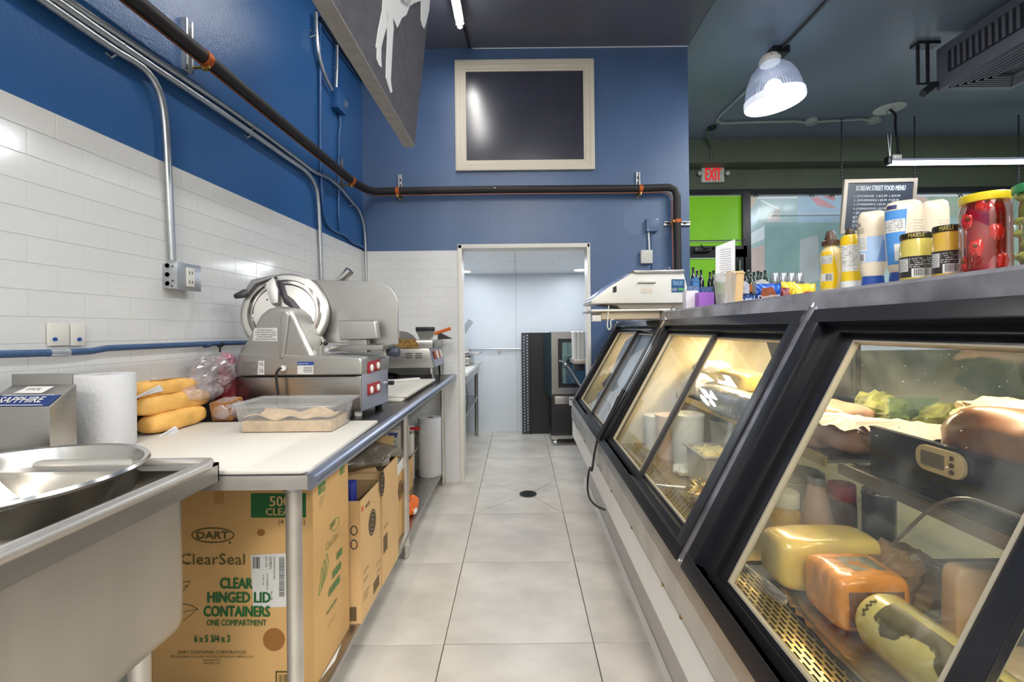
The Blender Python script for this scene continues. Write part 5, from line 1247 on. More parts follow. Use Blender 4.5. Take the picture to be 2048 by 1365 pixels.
# yellow mustard bottle
x, y, h, r = place(1700, 458, 48)
t = thing('mustard_bottle', 'bright yellow mustard squeeze bottle with a grey back label', 'bottle', (x, y, ZTOP))
bh = h*.90; L = Loft(x, y, ZTOP, [(r*.9, r*.8, 0), (r, r*.9, .006), (r, r*.9, bh*.25), (r*.93, r*.84, bh*.4), (r, r*.9, bh*.75), (r*.98, r*.88, bh*.92), (r*.8, r*.7, bh*.985), (r*.5, r*.5, bh)], 2.6)
obj('body', L.mesh(), yel, t, smooth=True)
obj('label', L.patch(-.9, .75, bh*.33, bh*.80, 1.015), labelw, t, smooth=True); lines(L, t, -.85, .7, bh*.34, bh*.78, 12, ink)
obj('base_band', L.patch(-1.5, 1.5, .002, bh*.16, 1.015), labelw, t, smooth=True)
obj('cap', B().lathe((x, y, ZTOP+bh), [(r*.45, 0), (r*.42, h*.05), (r*.3, h*.10), (.001, h*.10)], 20), brn, t, smooth=True)
# three mayonnaise bottles standing on their caps
for k, (pc, top, wp_, X_, lab) in enumerate(((1744, 423, 62, .885, 'leftmost of three ivory mayonnaise bottles, pale blue label'), (1806, 402, 80, .90, 'tallest ivory mayonnaise bottle with a bright sky blue label'), (1868, 401, 62, .985, 'ivory mayonnaise bottle behind the two small mustard jars'))):
    x, y, h, r = place(pc, top, wp_, X_); ry = r; rx = r*.62
    t = thing('mayonnaise_bottle', lab, 'bottle', (x, y, ZTOP))
    L = Loft(x, y, ZTOP, [(rx*.9, ry*.72, h*.15), (rx, ry*.86, h*.22), (rx, ry*.94, h*.5), (rx, ry, h*.75), (rx, ry*.98, h*.90), (rx*.85, ry*.88, h*.965), (rx*.5, ry*.62, h*.995), (rx*.1, ry*.2, h)], 2.8, turn=.15)
    obj('body', L.mesh(40), mayo, t, smooth=True)
    C2 = Loft(x, y, ZTOP, [(rx*.88, ry*.74, 0), (rx*.92, ry*.78, .004), (rx*.9, ry*.72, h*.15)], 2.6, turn=.15); obj('cap', C2.mesh(40), bcap, t, smooth=True)
    if k == 0:
        obj('label', L.patch(-1.35, 1.1, h*.33, h*.66, 1.012, shape=lambda f, a, c: (a, c-(.2*f))), pale, t, smooth=True)
        obj('blue_swoosh', L.patch(.1, 1.1, h*.33, h*.60, 1.018, shape=lambda f, a, c: (a+f*.4, c)), mat('mid blue', (104, 146, 206), .4), t, smooth=True)
        obj('nutrition_panel', L.patch(-1.3, -.35, h*.48, h*.66, 1.02), labelw, t, smooth=True); lines(L, t, -1.2, -.4, h*.49, h*.65, 8, ink, 1.026)
        obj('barcode_panel', L.patch(-1.2, -.5, h*.34, h*.45, 1.02), labelw, t, smooth=True); codebars(L, t, -1.1, -.6, h*.35, h*.44, 1.026)
        lines(L, t, -1.35, -.5, h*.70, h*.78, 4, ink); L.text('REAL', -1.30, -.75, h*.80, h*.85, mat('navy print', (40, 40, 90), .5), t)
    if k == 1:
        obj('label', L.patch(-1.3, .05, h*.24, h*.88, 1.012, shape=lambda f, a, c: (a, c-.25*math.sin(f*3.1)*.2)), lblue, t, smooth=True)
        obj('nutrition_panel', L.patch(-1.25, 0, h*.62, h*.77, 1.02), labelw, t, smooth=True); lines(L, t, -1.2, -.05, h*.63, h*.76, 6, ink, 1.026)
        obj('barcode_panel', L.patch(-.5, .05, h*.28, h*.48, 1.02), labelw, t, smooth=True); lines(L, t, .3, 1.1, h*.45, h*.75, 9, mat('faint print', (190, 176, 156), .5))
        obj('brand_patch', L.patch(-1.1, -.3, h*.895, h*.945, 1.02), mat('navy print', (40, 40, 90), .5), t, smooth=True)
    if k == 2: lines(L, t, .1, 1.0, h*.5, h*.75, 8, mat('faint print', (190, 176, 156), .5)); obj('label', L.patch(-1.3, -.9, h*.4, h*.8, 1.012), mat('navy print', (40, 40, 90)), t, smooth=True)
# two mustard jars with dark lids
for k, (pc, top, wp_, m_) in enumerate(((1831, 466, 70, mat('pale mustard', (206, 190, 96), .2, coat=.8)), (1892, 451, 62, mat('deep mustard', (210, 172, 66), .2, coat=.8)))):
    x, y, h, r = place(pc, top, wp_, .865)
    t = thing('mustard_jar', ('left small jar of pale mustard with a dark lettered lid', 'right small jar of deeper yellow mustard with a dark lettered lid')[k], 'jar', (x, y, ZTOP))
    bh = h*.88; L = Loft(x, y, ZTOP, [(r*.92, r*.92, 0), (r, r, .005), (r, r, bh*.62), (r*.99, r*.99, bh*.78), (r*.88, r*.88, bh*.97), (r*.86, r*.86, bh)])
    obj('glass_body', L.mesh(40), m_, t, smooth=True)
    obj('label', L.patch(-1.4, 1.2, h*.08, h*.50, 1.012, shape=lambda f, a, c: (a, c)), mat('black label', (44, 42, 38), .4), t, smooth=True)
    obj('nutrition_panel', L.patch(-1.2, -.45, h*.20, h*.46, 1.02), labelw, t, smooth=True); lines(L, t, -1.15, -.5, h*.21, h*.45, 7, ink, 1.026)
    lines(L, t, -.4, 1.0, h*.26, h*.46, 5, labelw, 1.02)
    obj('barcode_panel', L.patch(-.25, 1.05, h*.08, h*.25, 1.02), labelw, t, smooth=True); codebars(L, t, -.1, .95, h*.10, h*.24)
    K = Loft(x, y, ZTOP+bh-.002, [(r*.93, r*.93, 0), (r*.95, r*.95, .002), (r*.95, r*.95, h*.12-.002), (r*.9, r*.9, h*.12)]); lid = obj('lid', K.mesh(40), mat('dark olive lid', (46, 42, 26), .35, .3), t, smooth=True)
    K.text('MAILLE', -.45, .55, h*.02, h*.10, mat('gold lettering', (206, 184, 90), .4), t, 1.012)
# jar of red peppers, jar of green peppers
x, y, h, r = place(1969, 387, 112, .87)
t = thing('pepper_jar', 'large glass jar of red peppers with a yellow lid', 'jar', (x, y, ZTOP))
bh = h*.90; L = Loft(x, y, ZTOP, [(r*.9, r*.9, 0), (r, r, .008), (r, r, bh*.80), (r*.97, r*.97, bh*.88), (r*.88, r*.88, bh*.97), (r*.88, r*.88, bh)], 2.3)
jg = glassy('jar glass', (.96, .72, .70), .08, .02, .0); redj = mat('red brine', (150, 10, 18), .12, var=.45, scale=14, coat=1)
obj('jar_glass', L.mesh(44), jg, t, smooth=True)
obj('brine', Loft(x, y, ZTOP+.004, [(q*.78, q2*.78, z_*.94) for q, q2, z_ in L.r], 2.3).mesh(40), redj, t, smooth=True)
rp_ = mat('red pepper', (216, 36, 24), .15, coat=1, var=.2, scale=12); st_ = mat('olive stem', (112, 92, 40), .5)
for k in range(11):
    a = -1.3+2.6*((k*.382) % 1); z = .02+(k % 5)*.026; q = L.pt(a, z, .66)
    b = B().blob(q, r*.24, r*.28, .017, 16, 10, .25, 3, 2, Matrix.Rotation(k, 3, 'Z'), k); p_ = obj('pepper', b, rp_, t, smooth=True)
    if k % 3 == 0: obj('stem', B().tube([q, L.pt(a+.15, z+.006, .86), L.pt(a+.3, z+.002, .90)], .003, 6), st_, p_, smooth=True)
K = Loft(x, y, ZTOP+bh-.003, [(r*.95, r*.95, 0), (r*.98, r*.98, .003), (r*.98, r*.98, h*.085), (r*.92, r*.92, h*.10)]); obj('lid', K.mesh(40), mat('yellow lid', (236, 206, 40), .3, .2), t, smooth=True)
L.text('PEPPERS', -1.25, -1.05, .02, .09, labelw, t, 1.01)
x, y, h, r = place(2082, 362, 128, .875)
t = thing('pepper_jar', 'glass jar of olive green peppers with a green lid at the right edge', 'jar', (x, y, ZTOP))
bh = h*.90; L = Loft(x, y, ZTOP, [(r*.9, r*.9, 0), (r, r, .008), (r, r, bh*.80), (r*.9, r*.9, bh*.95), (r*.9, r*.9, bh)], 2.2)
obj('jar_glass', L.mesh(44), glassy('jar glass green', (.95, 1, .9), .10, .02, .0), t, smooth=True)
obj('brine', Loft(x, y, ZTOP+.004, [(q*.74, q2*.74, z_*.94) for q, q2, z_ in L.r], 2.2).mesh(40), mat('green brine', (120, 116, 44), .15, var=.5, scale=22, coat=1), t, smooth=True)
for k in range(12):
    a = -1.5+2.2*((k*.382) % 1); q = L.pt(a, .02+(k % 6)*.02, .62); obj('pepper', B().blob(q, .011, .011, .008, 12, 8, .2, 3, 2, Matrix.Rotation(k, 3, 'Z'), k), mat('green pepper', (150, 146, 60), .2, coat=1), t, smooth=True)
K = Loft(x, y, ZTOP+bh-.003, [(r*.95, r*.95, 0), (r*.98, r*.98, .003), (r*.98, r*.98, h*.09), (r*.92, r*.92, h*.10)]); obj('lid', K.mesh(40), mat('green lid', (60, 150, 92), .3, .2), t, smooth=True)

# cups, paper, leaflets next to the scale
def cup(label, pc, top, wp_, X_, m, kids=None):
    x, y, h, r = place(pc, top, wp_, X_); t = thing('plastic_cup', label, 'cup', (x, y, ZTOP))
    obj('cup', B().lathe((x, y, ZTOP), [(r*.74, 0), (r*.76, .003), (r*.97, h*.93), (r*1.06, h*.95), (r*1.06, h*.975), (r*.98, h*.98), (r*.96, h), (r*.94, h), (r*.93, h*.93), (r*.73, .006)], 32), m, t, smooth=True); return t, x, y, h, r
t, x, y, h, r = cup('clear plastic cup with a purple tinge holding a white paper sheet', 1450, 548, 48, .93, tubp)
cup('stack of clear cups filled light brown behind the clear one', 1467, 545, 44, .975, mat('cardboard brown cup', (206, 172, 122), .5))
Pc = lambda a, c: at_y(a, c, y+.005)
t = poly_px([(1431, 494), (1470, 479), (1470, 562), (1440, 566), (1431, 562)], Pc, .001, paperw, None, 'paper_sheet'); tag(t, 'white printed paper sheet standing up in the clear cup', 'paper')
b = B()
for k in range(13): b.quad(Pc(1440, 500+k*4.5), Pc(1462, 497+k*4.5), Pc(1462, 498+k*4.5), Pc(1440, 501+k*4.5))
for i_ in range(len(b.v)): b.v[i_] = b.v[i_]+V((0, -.002, 0))
obj('small_print', b, mat('faint grey ink', (150, 150, 152), .6), t, kind='stuff')
def leaflet(label, px0, px1, top, Y, m, front=None):
    a, c = at_y(px0, top, Y), at_y(px1, top, Y); t = tag(obj('leaflet_holder', B().box(a.x, c.x, Y, Y+.05, ZTOP, a.z), m, bevel=.001), label, 'leaflet box'); return t
t = leaflet('white leaflet box with a photo, right of the scale', 1372, 1397, 582, 2.22, mat('pale lilac card', (222, 218, 226), .5)); 
q = at_y(1372, 566, 2.23); obj('photo_card', B().box(at_y(1375, 600, 2.23).x, at_y(1396, 600, 2.23).x, 2.23, 2.232, at_y(1380, 590, 2.23).z, at_y(1380, 573, 2.23).z), mat('photo print', (96, 116, 150), .4, var=.7, scale=60), t)
t = leaflet('purple leaflet box between the white one and the clear cup', 1398, 1428, 585, 2.16, mat('violet card', (156, 96, 190), .5))
obj('photo_card', B().box(at_y(1401, 600, 2.17).x, at_y(1427, 600, 2.17).x, 2.17, 2.172, at_y(1410, 590, 2.17).z, at_y(1410, 574, 2.17).z), mat('blue photo print', (60, 84, 130), .4, var=.8, scale=60), t)

# ------------------------------------------------------------------ price scale on its cantilevered board
YQ = 2.45
t = thing('white_board', 'white laminate board reaching from the counter over the aisle under the scale', 'board', (.7, 2.6, ZTOP))
obj('board', B().box(at_y(1182, 628, YQ).x, at_y(1352, 617, YQ).x, YQ, YQ+.34, ZTOP-.004+.005, ZTOP+.014), white, t, bevel=.006)
obj('support_frame', B().box(at_y(1205, 640, YQ).x, .795, YQ+.03, YQ+.10, 1.372, ZTOP), mat('beige support', (196, 182, 156), .5), t, bevel=.003)
obj('support_frame', B().box(at_y(1205, 640, YQ).x, .795, YQ+.24, YQ+.31, 1.372, ZTOP), mat('beige support', (196, 182, 156)), t, bevel=.003)
obj('plug', B().box(at_y(1186, 640, YQ).x, at_y(1204, 640, YQ).x, YQ+.02, YQ+.06, 1.36, 1.395), wcast, t, bevel=.003)
ZQ = ZTOP+.015
t = thing('deli_scale', 'white deli price scale with a steel platter on the white board', 'scale', (.7, 2.6, ZQ))
q_ = lambda a, c: at_y(a, c, YQ+.01)
P = [q_(*p) for p in [(1182, 608), (1182, 600), (1222, 572), (1263, 547), (1368, 546), (1373, 566), (1370, 606), (1246, 606), (1238, 600), (1236, 606)]]
P = [q_(*p) for p in [(1182, 608), (1182, 600), (1222, 571), (1263, 547), (1368, 546), (1375, 575), (1370, 606), (1238, 607)]]
obj('housing', B().prism(P, (0, .30, 0)), wcast, t, bevel=.008)
obj('base', B().prism([q_(*p)+V((0, .02, 0)) for p in [(1200, 607), (1370, 606), (1366, 617), (1242, 617), (1236, 611)]], (0, .26, 0)), mat('grey plastic base', (132, 124, 112), .5), t)
obj('platter', B().prism([q_(*p)+V((0, -.01, 0)) for p in [(1265, 541.5), (1368, 540), (1368, 547), (1272, 548)]], (0, .32, 0)), steel, t, bevel=.004)
obj('keypad_overlay', B().prism([q_(*p)+V((0, .01, 0)) for p in [(1186, 597.5), (1222, 570), (1259, 548), (1258, 546.5), (1221, 568.5), (1185, 596)]], (0, .28, 0)), mat('blue keypad', (120, 140, 190), .4, var=.4, scale=60), t)
qs = lambda a, c: at_y(a, c, YQ+.0092)
poly_px([(1343, 559), (1369, 559), (1369, 585), (1343, 585)], qs, .0008, mat('blue sticker', (30, 76, 120), .4), t, 'sticker')
qs2 = lambda a, c: at_y(a, c, YQ+.0078)
text_px('TREASURY', (1345, 571), (1366, 571), (1345, 562), qs2, mat('pale print', (150, 200, 230), .5), t)
text_px('NTEP', (1344, 582), (1354, 582), (1344, 577), qs2, labelw, t); poly_px([(1357, 577), (1368, 577), (1368, 581), (1357, 581)], qs2, .0004, mat('green print', (80, 170, 80), .5), t, 'print')
poly_px([(1275, 564), (1280, 560), (1306, 559), (1311, 563), (1311, 566), (1275, 566)], qs, .012, wcast, t, 'carry_handle', bevel=.002)
poly_px([(1276, 566), (1311, 566), (1311, 568), (1276, 568)], qs, .0006, mat('grey shade plate', (150, 146, 138), .6), t, 'handle_recess')
poly_px([(1282, 575), (1306, 575), (1306, 586), (1282, 586)], qs, .0006, mat('beige label', (214, 206, 196), .5), t, 'label'); 
for k in range(4): text_px('CAP 30 LB', (1284, 579+k*2.4), (1304, 579+k*2.4), (1284, 577.5+k*2.4), qs2, mat('faint print', (190, 176, 156)), t)
poly_px([(1226, 575), (1233, 572), (1233, 584), (1226, 586)], qs, .002, blkp, t, 'power_switch')
for sx_ in (1250, 1355): obj('foot', B().lathe((q_(sx_, 610).x, YQ+.06, ZQ), [(.015, 0), (.015, .012)], 14), rubber, t)
for sx_ in (1250, 1355): obj('foot', B().lathe((q_(sx_, 610).x, YQ+.24, ZQ), [(.015, 0), (.015, .012)], 14), rubber, t)
obj('rod', B().tube([q_(1322, 541)+V((0, .1, 0)), q_(1352, 529)+V((0, .1, 0)), q_(1353, 541)+V((0, .1, 0))], .003, 6), chrome, t)
Lp = [q_(a, c)+V((0, -.02, 0)) for a, c in ((1350, 606), (1342, 616), (1334, 634), (1328, 652), (1318, 664), (1306, 668), (1288, 662), (1276, 660))]
tag(obj('power_cord', B().tube(Lp, .0035, 8, 2), mat('grey cord', (96, 92, 88), .5), smooth=True), 'grey cord looping from the scale down over the case glass', 'cord')
Lp = [q_(a, c)+V((0, -.02, 0)) for a, c in ((1216, 612), (1214, 640), (1213, 655), (1217, 661), (1221, 655), (1219, 640), (1226, 640))]
tag(obj('cable_loop', B().tube(Lp, .003, 8, 2), wcast, smooth=True), 'thin white cord looped under the left end of the scale board', 'cord')

# ------------------------------------------------------------------ shop side: snack bags, shelf unit, bottles, cans
def snack(label, x0, x1, top, bot, Y, m, logo=None, lm=None, turn=0):
    a, c = at_y(x0, top, Y), at_y(x1, bot, Y); cx, w_, z0, h = (a.x+c.x)/2, (c.x-a.x)/2, c.z, a.z-c.z
    t = thing('chip_bag', label, 'snack bag', (cx, Y, z0))
    b = B(); n, m_ = 14, 12; vs = []
    for s_ in (-1, 1):
        for j in range(m_+1):
            for i in range(n+1):
                u, v = i/n*2-1, j/m_*2-1; th_ = .035*max(0, 1-abs(u)**4)*max(0, 1-abs(v)**3)
                vs.append(V((cx+u*w_*(1-.05*(1-abs(v))), Y+s_*th_+.004*noise.noise(V((u*4, v*4, s_))), z0+h*(v+1)/2+.002*math.sin(u*8)*(abs(v) > .9))))
    N = (m_+1)*(n+1)
    for s_ in (0, 1):
        for j in range(m_):
            for i in range(n): k = s_*N+j*(n+1)+i; b.f.append((k, k+1, k+n+2, k+n+1))
    b.v = vs; obj('bag', b, m, t, smooth=True)
    return t, (lambda a_, c_: at_y(a_, c_, Y-.040))
dblue = mat('deep blue foil', (22, 78, 170), .3, .3, var=.3, scale=12); yfoil = mat('yellow foil', (240, 200, 48), .3, .2, var=.1, scale=10)
t, pl = snack('deep blue chip bag with a red brown chip picture and white lettering', 1512, 1563, 568, 640, 2.9, dblue)
poly_px([(1524, 577), (1545, 574), (1558, 597), (1520, 600)], pl, .001, mat('chip brown', (140, 70, 40), .5, var=.4, scale=60), t, 'chip_picture'); text_px('Doritos', (1517, 601), (1560, 595), (1516, 592), lambda a, c: at_y(a, c, 2.856), labelw, t, bold=.001)
t, pl = snack('dark blue chip bag partly hidden at the counter edge, left of the deep blue one', 1478, 1513, 590, 650, 2.86, mat('night blue foil', (30, 56, 110), .3, .3, var=.5, scale=16))
text_px('Doritos', (1480, 606), (1515, 603), (1480, 598), lambda a, c: at_y(a, c, 2.816), labelw, t, bold=.001)
t, pl = snack('dark red and brown chip bag between the blue and the yellow ones', 1558, 1580, 576, 640, 3.0, mat('dark red chips foil', (120, 40, 40), .35, var=.6, scale=30))
t, pl = snack('small yellow chip bag behind the brown red one', 1562, 1592, 564, 640, 3.15, yfoil)
t, pl = snack('bright yellow chip bag with a red and white round logo', 1584, 1632, 568, 640, 3.05, yfoil)
poly_px(ellipse((1617, 589), 13, 6, 18), pl, .001, mat('red logo', (200, 40, 40), .4), t, 'logo'); text_px("Lay's", (1607, 592), (1628, 590), (1607, 585), lambda a, c: at_y(a, c, 3.006), labelw, t, bold=.0008)
t = thing('snack_rack', 'dark metal snack rack behind the deli counter', 'rack', (1.75, 2.98, 0))
for X in (1.42, 2.15):
    for Y in (2.80, 3.22): obj('upright', B().box(X-.01, X+.01, Y-.01, Y+.01, 0, 1.42), blkp, t)
for z in (.3, .85, 1.36): obj('shelf', B().box(1.42, 2.15, 2.80, 3.22, z, z+.012), blkp, t)
ZG = 1.66
t = thing('store_shelf', 'low dark shelf unit with drinks on top, near the shop door', 'shelf unit', (2.5, 4.7, 0))
obj('carcass', B().box(1.72, 3.40, 4.50, 4.95, 0, ZG-.03), blkp, t); obj('top_board', B().box(1.70, 3.42, 4.48, 4.97, ZG-.03, ZG), darkin, t)
gb = mat('green bottle glass', (34, 50, 26), .1, coat=1); bb = mat('brown bottle glass', (40, 26, 22), .1, coat=1); nb_ = mat('navy bottle glass', (30, 36, 52), .1, coat=1)
def bottle(label, pc, top, m, cap, Y, lab=None, grp=None, hh=None):
    q = at_y(pc, top, Y); h = q.z-ZG; r = .030; t = thing('beer_bottle', label, 'bottle', (q.x, Y, ZG), grp)
    obj('glass', B().lathe((q.x, Y, ZG), [(r*.9, 0), (r, .004), (r, h*.55), (r*.8, h*.65), (r*.42, h*.78), (r*.38, h*.96), (r*.42, h*.97)], 16), m, t, smooth=True)
    obj('cap', B().lathe((q.x, Y, ZG+h*.965), [(r*.5, 0), (r*.5, h*.035), (r*.4, h*.045)], 12), cap, t, smooth=True)
    if lab: obj('label', B().lathe((q.x, Y, ZG+h*.12), [(r*1.02, 0), (r*1.02, h*.35)], 16), lab, t, smooth=True)
    return t
silv = mat('silver cap', (210, 210, 214), .3, .8); olab = mat('orange label', (206, 110, 50), .5); glab = mat('grey label', (186, 186, 190), .5)
B0 = [(1386, 536, nb_, blkp), (1394, 540, nb_, silv), (1402, 541, nb_, blkp), (1420, 545, gb, blkp), (1427, 542, gb, blkp)]
for k, (pc, top, m, cp_) in enumerate(B0): bottle(('first', 'second', 'third', 'fourth', 'fifth')[k]+' dark bottle from the blue wall on the drinks shelf', pc, top, m, cp_, 4.62+.05*(k % 2), None, 'dark bottles left of the paper sheet')
B1 = [(1484, 541, gb, silv, glab), (1491, 545, bb, blkp, None), (1497, 541, nb_, silv, glab), (1502, 547, gb, silv, olab), (1508, 545, gb, blkp, None), (1516, 543, gb, blkp, None), (1522, 545, gb, blkp, None), (1530, 542, gb, blkp, None)]
for k, (pc, top, m, cp_, lb) in enumerate(B1): bottle(('first', 'second', 'third', 'fourth', 'fifth', 'sixth', 'seventh', 'eighth')[k]+(' bottle right of the paper sheet, orange label' if lb is olab else ' bottle right of the paper sheet on the drinks shelf'), pc, top, m, cp_, 4.60+.07*(k % 3), lb, 'bottles right of the paper sheet')
def carrier(label, x0, x1, top, Y, m):
    a, c, ap = at_y(x0, 576, Y), at_y(x1, 576, Y), at_y((x0+x1)/2, top, Y)
    h_ = at_y(x0, top+7, Y).z; t = tag(obj('bottle_carrier', B().prism([(a.x, Y, ZG), (c.x, Y, ZG), (c.x, Y, h_), (ap.x, Y, ap.z), (a.x, Y, h_)], (0, .12, 0)), m), label, 'carton')
carrier('pale gabled carton holding green bottles on the drinks shelf', 1512, 1538, 558, 4.50, mat('pale carrier', (206, 204, 198), .6))
carrier('pale gabled carton with small lettering left of the orange labelled bottle', 1483, 1499, 562, 4.50, mat('lilac carrier', (190, 188, 200), .6, var=.3, scale=40))
carrier('blue gabled bottle carton next to the blue wall', 1386, 1399, 554, 4.50, mat('blue carrier', (70, 130, 190), .5, var=.3, scale=40))
for k in range(4):
    pc = 1549+k*16.2; Y = 4.60; q = at_y(pc, 546, Y); r = .040; zb = ZG+.05
    t = thing('drink_can', ('leftmost', 'second', 'third', 'rightmost')[k]+' of four silver cans in a row on the drinks shelf', 'can', (q.x, Y, zb), 'silver cans in a row')
    obj('body', B().lathe((q.x, Y, zb), [(r*.85, 0), (r, .008), (r, q.z-zb-.012), (r*.82, q.z-zb)], 20), mat('silver can', (196, 198, 202), .3, .6, var=.1), t, smooth=True)
    text('Main', V((q.x-.03, Y-r-.001, zb+.055)), V((.06, 0, 0)), V((0, 0, .025)), ink, t)
a, c = at_y(1540, 575, 4.55), at_y(1607, 575, 4.55)
tag(obj('can_tray', B().box(a.x-.01, c.x+.02, 4.55, 4.66, ZG, ZG+.049), mat('brown tray', (128, 108, 90), .7)), 'brown cardboard tray carrying the four silver cans', 'tray')

# ------------------------------------------------------------------ storefront: green door pane, posters, exit sign, lamps
w_ = lambda a, c: at_y(a, c, YF)
def fbox(a, c, e, f, y0, y1): p, q = w_(a, f), w_(e, c); return B().box(p.x, q.x, y0, y1, p.z, q.z)
door = struct('door_1', fbox(1370, 385, 1497, 392, YF-.04, YF+.02), frm)
obj('upper_pane', fbox(1372, 392, 1485, 482, YF, YF+.01), mat('backlit green vinyl', (122, 190, 26), .35, var=.12, scale=2, emit=.22), door)
obj('middle_pane', fbox(1372, 483, 1485, 493, YF, YF+.01), MATS['backlit green vinyl'], door)
obj('lower_pane', fbox(1372, 517, 1470, 640, YF, YF+.01), MATS['backlit green vinyl'], door)
for (a, c, e, f) in ((1372, 481.5, 1487, 483.5), (1372, 493, 1490, 517), (1485, 388, 1497, 700), (1470, 500, 1487, 700)): obj('stile', fbox(a, c, e, f, YF-.05, YF), frm, door)
obj('door_closer', B().box(w_(1383, 500).x, w_(1415, 500).x, YF-.12, YF-.05, w_(1383, 507).z, w_(1383, 498).z), blkp, door, bevel=.004)
obj('closer_arm', B().tube([w_(1395, 493)+V((0, -.1, 0)), w_(1400, 502)+V((0, -.14, 0)), w_(1430, 497)+V((0, -.08, 0))], .008, 6), blkp, door)
obj('door_handle', B().tube([w_(1474, 524)+V((0, -.02, 0)), w_(1474, 524)+V((0, -.08, 0)), w_(1474, 580)+V((0, -.08, 0))], .012, 8), chrome, door)
win2 = struct('window_2', fbox(1497, 386, 2150, 391, YF-.03, YF+.02), frm)
pos = mat('backlit poster film', (158, 184, 186), .3, var=.12, scale=1.5, emit=.30, coat=.3)
obj('poster_film', fbox(1497, 391, 2150, 640, YF, YF+.01), pos, win2)
wf1 = lambda a, c: at_y(a, c, YF-.003); wf2 = lambda a, c: at_y(a, c, YF-.006)
def pp(pts, rgb, pl=wf1, e=.3): poly_px(pts, pl, .001, mat('poster '+str(rgb), rgb, .3, emit=e, var=.12, scale=4, coat=.3), win2, 'poster_shape')
pp([(1529, 445), (1694, 445), (1694, 600), (1529, 600)], (136, 170, 170))
pp([(1497, 392), (1516, 392), (1509, 408), (1497, 424)], (192, 180, 160)); pp([(1497, 440), (1510, 430), (1519, 410), (1521, 424), (1512, 448), (1497, 466)], (170, 200, 214))
pp([(1497, 470), (1529, 452), (1529, 478), (1497, 492)], (208, 222, 228)); pp([(1497, 500), (1529, 490), (1529, 545), (1505, 545), (1497, 530)], (196, 180, 178))
pp([(1541, 424), (1560, 418), (1560, 442), (1531, 446)], (182, 182, 178)); pp([(1521, 402), (1524, 400), (1562, 420), (1566, 423), (1560, 422)], (220, 226, 230)); pp([(1595, 393), (1690, 393), (1690, 445), (1595, 445)], (158, 186, 206))
pp([(1622, 396), (1634, 393), (1660, 408), (1672, 417), (1660, 416), (1636, 412)], (196, 150, 156), wf2); pp([(1645, 392), (1668, 392), (1672, 400), (1664, 401)], (192, 140, 148), wf2)
pp([(1828, 393), (1850, 393), (1866, 412), (1840, 412)], (214, 190, 180), wf2); pp([(1855, 393), (1920, 393), (1935, 440), (1880, 430)], (164, 184, 166), wf2)
pp([(1600, 480), (1636, 470), (1640, 560), (1598, 575)], (176, 186, 190), wf2)
obj('curtain_rod', B().tube([w_(1497, 393)+V((0, -.02, 0)), w_(2150, 386)+V((0, -.02, 0))], .008, 8), wpanel, win2, smooth=True)
for a in (1508, 1620, 1660, 1916, 1956):
    q = w_(a, 392)+V((0, -.03, 0)); obj('rod_clip', B().tube([q+V((-.03, 0, .02)), q+V((-.01, 0, -.02)), q+V((.01, 0, .02)), q+V((.03, 0, -.02))], .006, 6), blkp, win2)
obj('reflected_rail', B().tube([w_(1543, 432)+V((0, -.02, 0)), w_(1690, 431)+V((0, -.02, 0))], .006, 6), wpanel, win2)
# exit sign
a, c = at_y(1404, 334, YF-.06), at_y(1449, 364, YF-.06)
t = thing('exit_sign', 'white emergency exit sign with red letters and two round lamp heads', 'exit sign', (a.x, YF, c.z))
obj('housing', B().box(a.x, c.x, YF-.06, YF-.001, c.z, a.z), wcast, t, bevel=.006)
text_px('EXIT', (1411, 361), (1442, 361), (1411, 337), lambda p, q: at_y(p, q, YF-.0605), mat('exit red', (224, 44, 40), .4, emit=.5), t, bold=.005)
for px_ in (1398.5, 1454): q = at_y(px_, 348, YF-.05); obj('lamp_head', B().lathe(q, [(.02, 0), (.026, .01), (.026, .03), (.02, .035)], 16, (0, -1, 0)), wcast, t, smooth=True)
zc = lambda a, c: at_z(a, c, ZC-.03)
t = thing('conduit', 'dark conduit with a box rising from the exit sign to the ceiling', 'conduit', w_(1410, 320))
obj('pipe', B().tube([w_(1420, 334)+V((0, -.03, 0)), w_(1416, 322)+V((0, -.03, 0)), w_(1400, 314)+V((0, -.03, 0)), V((w_(1404, 300).x, 5.36, 3.35)), V((w_(1405, 280).x, 5.36, 3.5)), zc(1414, 262)], .014, 8), olive, t, smooth=True)
q = zc(1424, 258); obj('box', B().lathe(q, [(.05, 0), (.05, .03)], 8), blkp, t)
# high bay lamp
q = zc(1556, 104)
lamp_c = V((q.x+.03, q.y-.12, 0)); Yl = 3.45
ct, rim = at_y(1540, 128, Yl), at_y(1549, 205, Yl)
axl = (ct-rim).normalized(); L_ = (ct-rim).length
t = thing('high_bay_lamp', 'clear ribbed dome pendant lamp glowing near the shop ceiling', 'light', rim)
Rr = .205
rib = glassy('ribbed acrylic', (.88, .90, .96), .22, .15, .22, (190, 198, 212))
prof = [(Rr, 0), (Rr*.99, .03), (Rr*.95, L_*.30), (Rr*.86, L_*.55), (Rr*.70, L_*.78), (Rr*.45, L_*.95), (Rr*.34, L_)]
n = 96; b = B(); vs = []
u = axl.orthogonal().normalized(); v_ = axl.cross(u)
for r_, h_ in prof:
    for k in range(n): rr_ = r_*(1+(.012 if k % 2 else 0)); a = 2*PI*k/n; vs.append(rim+axl*h_+(u*math.cos(a)+v_*math.sin(a))*rr_)
b.add(vs, [(i*n+k, i*n+(k+1) % n, (i+1)*n+(k+1) % n, (i+1)*n+k) for i in range(len(prof)-1) for k in range(n)]); obj('dome', b, rib, t)
obj('lower_ring', B().lathe(rim-axl*.01, [(Rr*1.03, 0), (Rr*1.05, .01), (Rr*1.04, .05), (Rr*.99, .055), (Rr*.97, .0)], 48, axl), mat('lit ring', (240, 244, 255), .3, emit=.45), t, smooth=True)
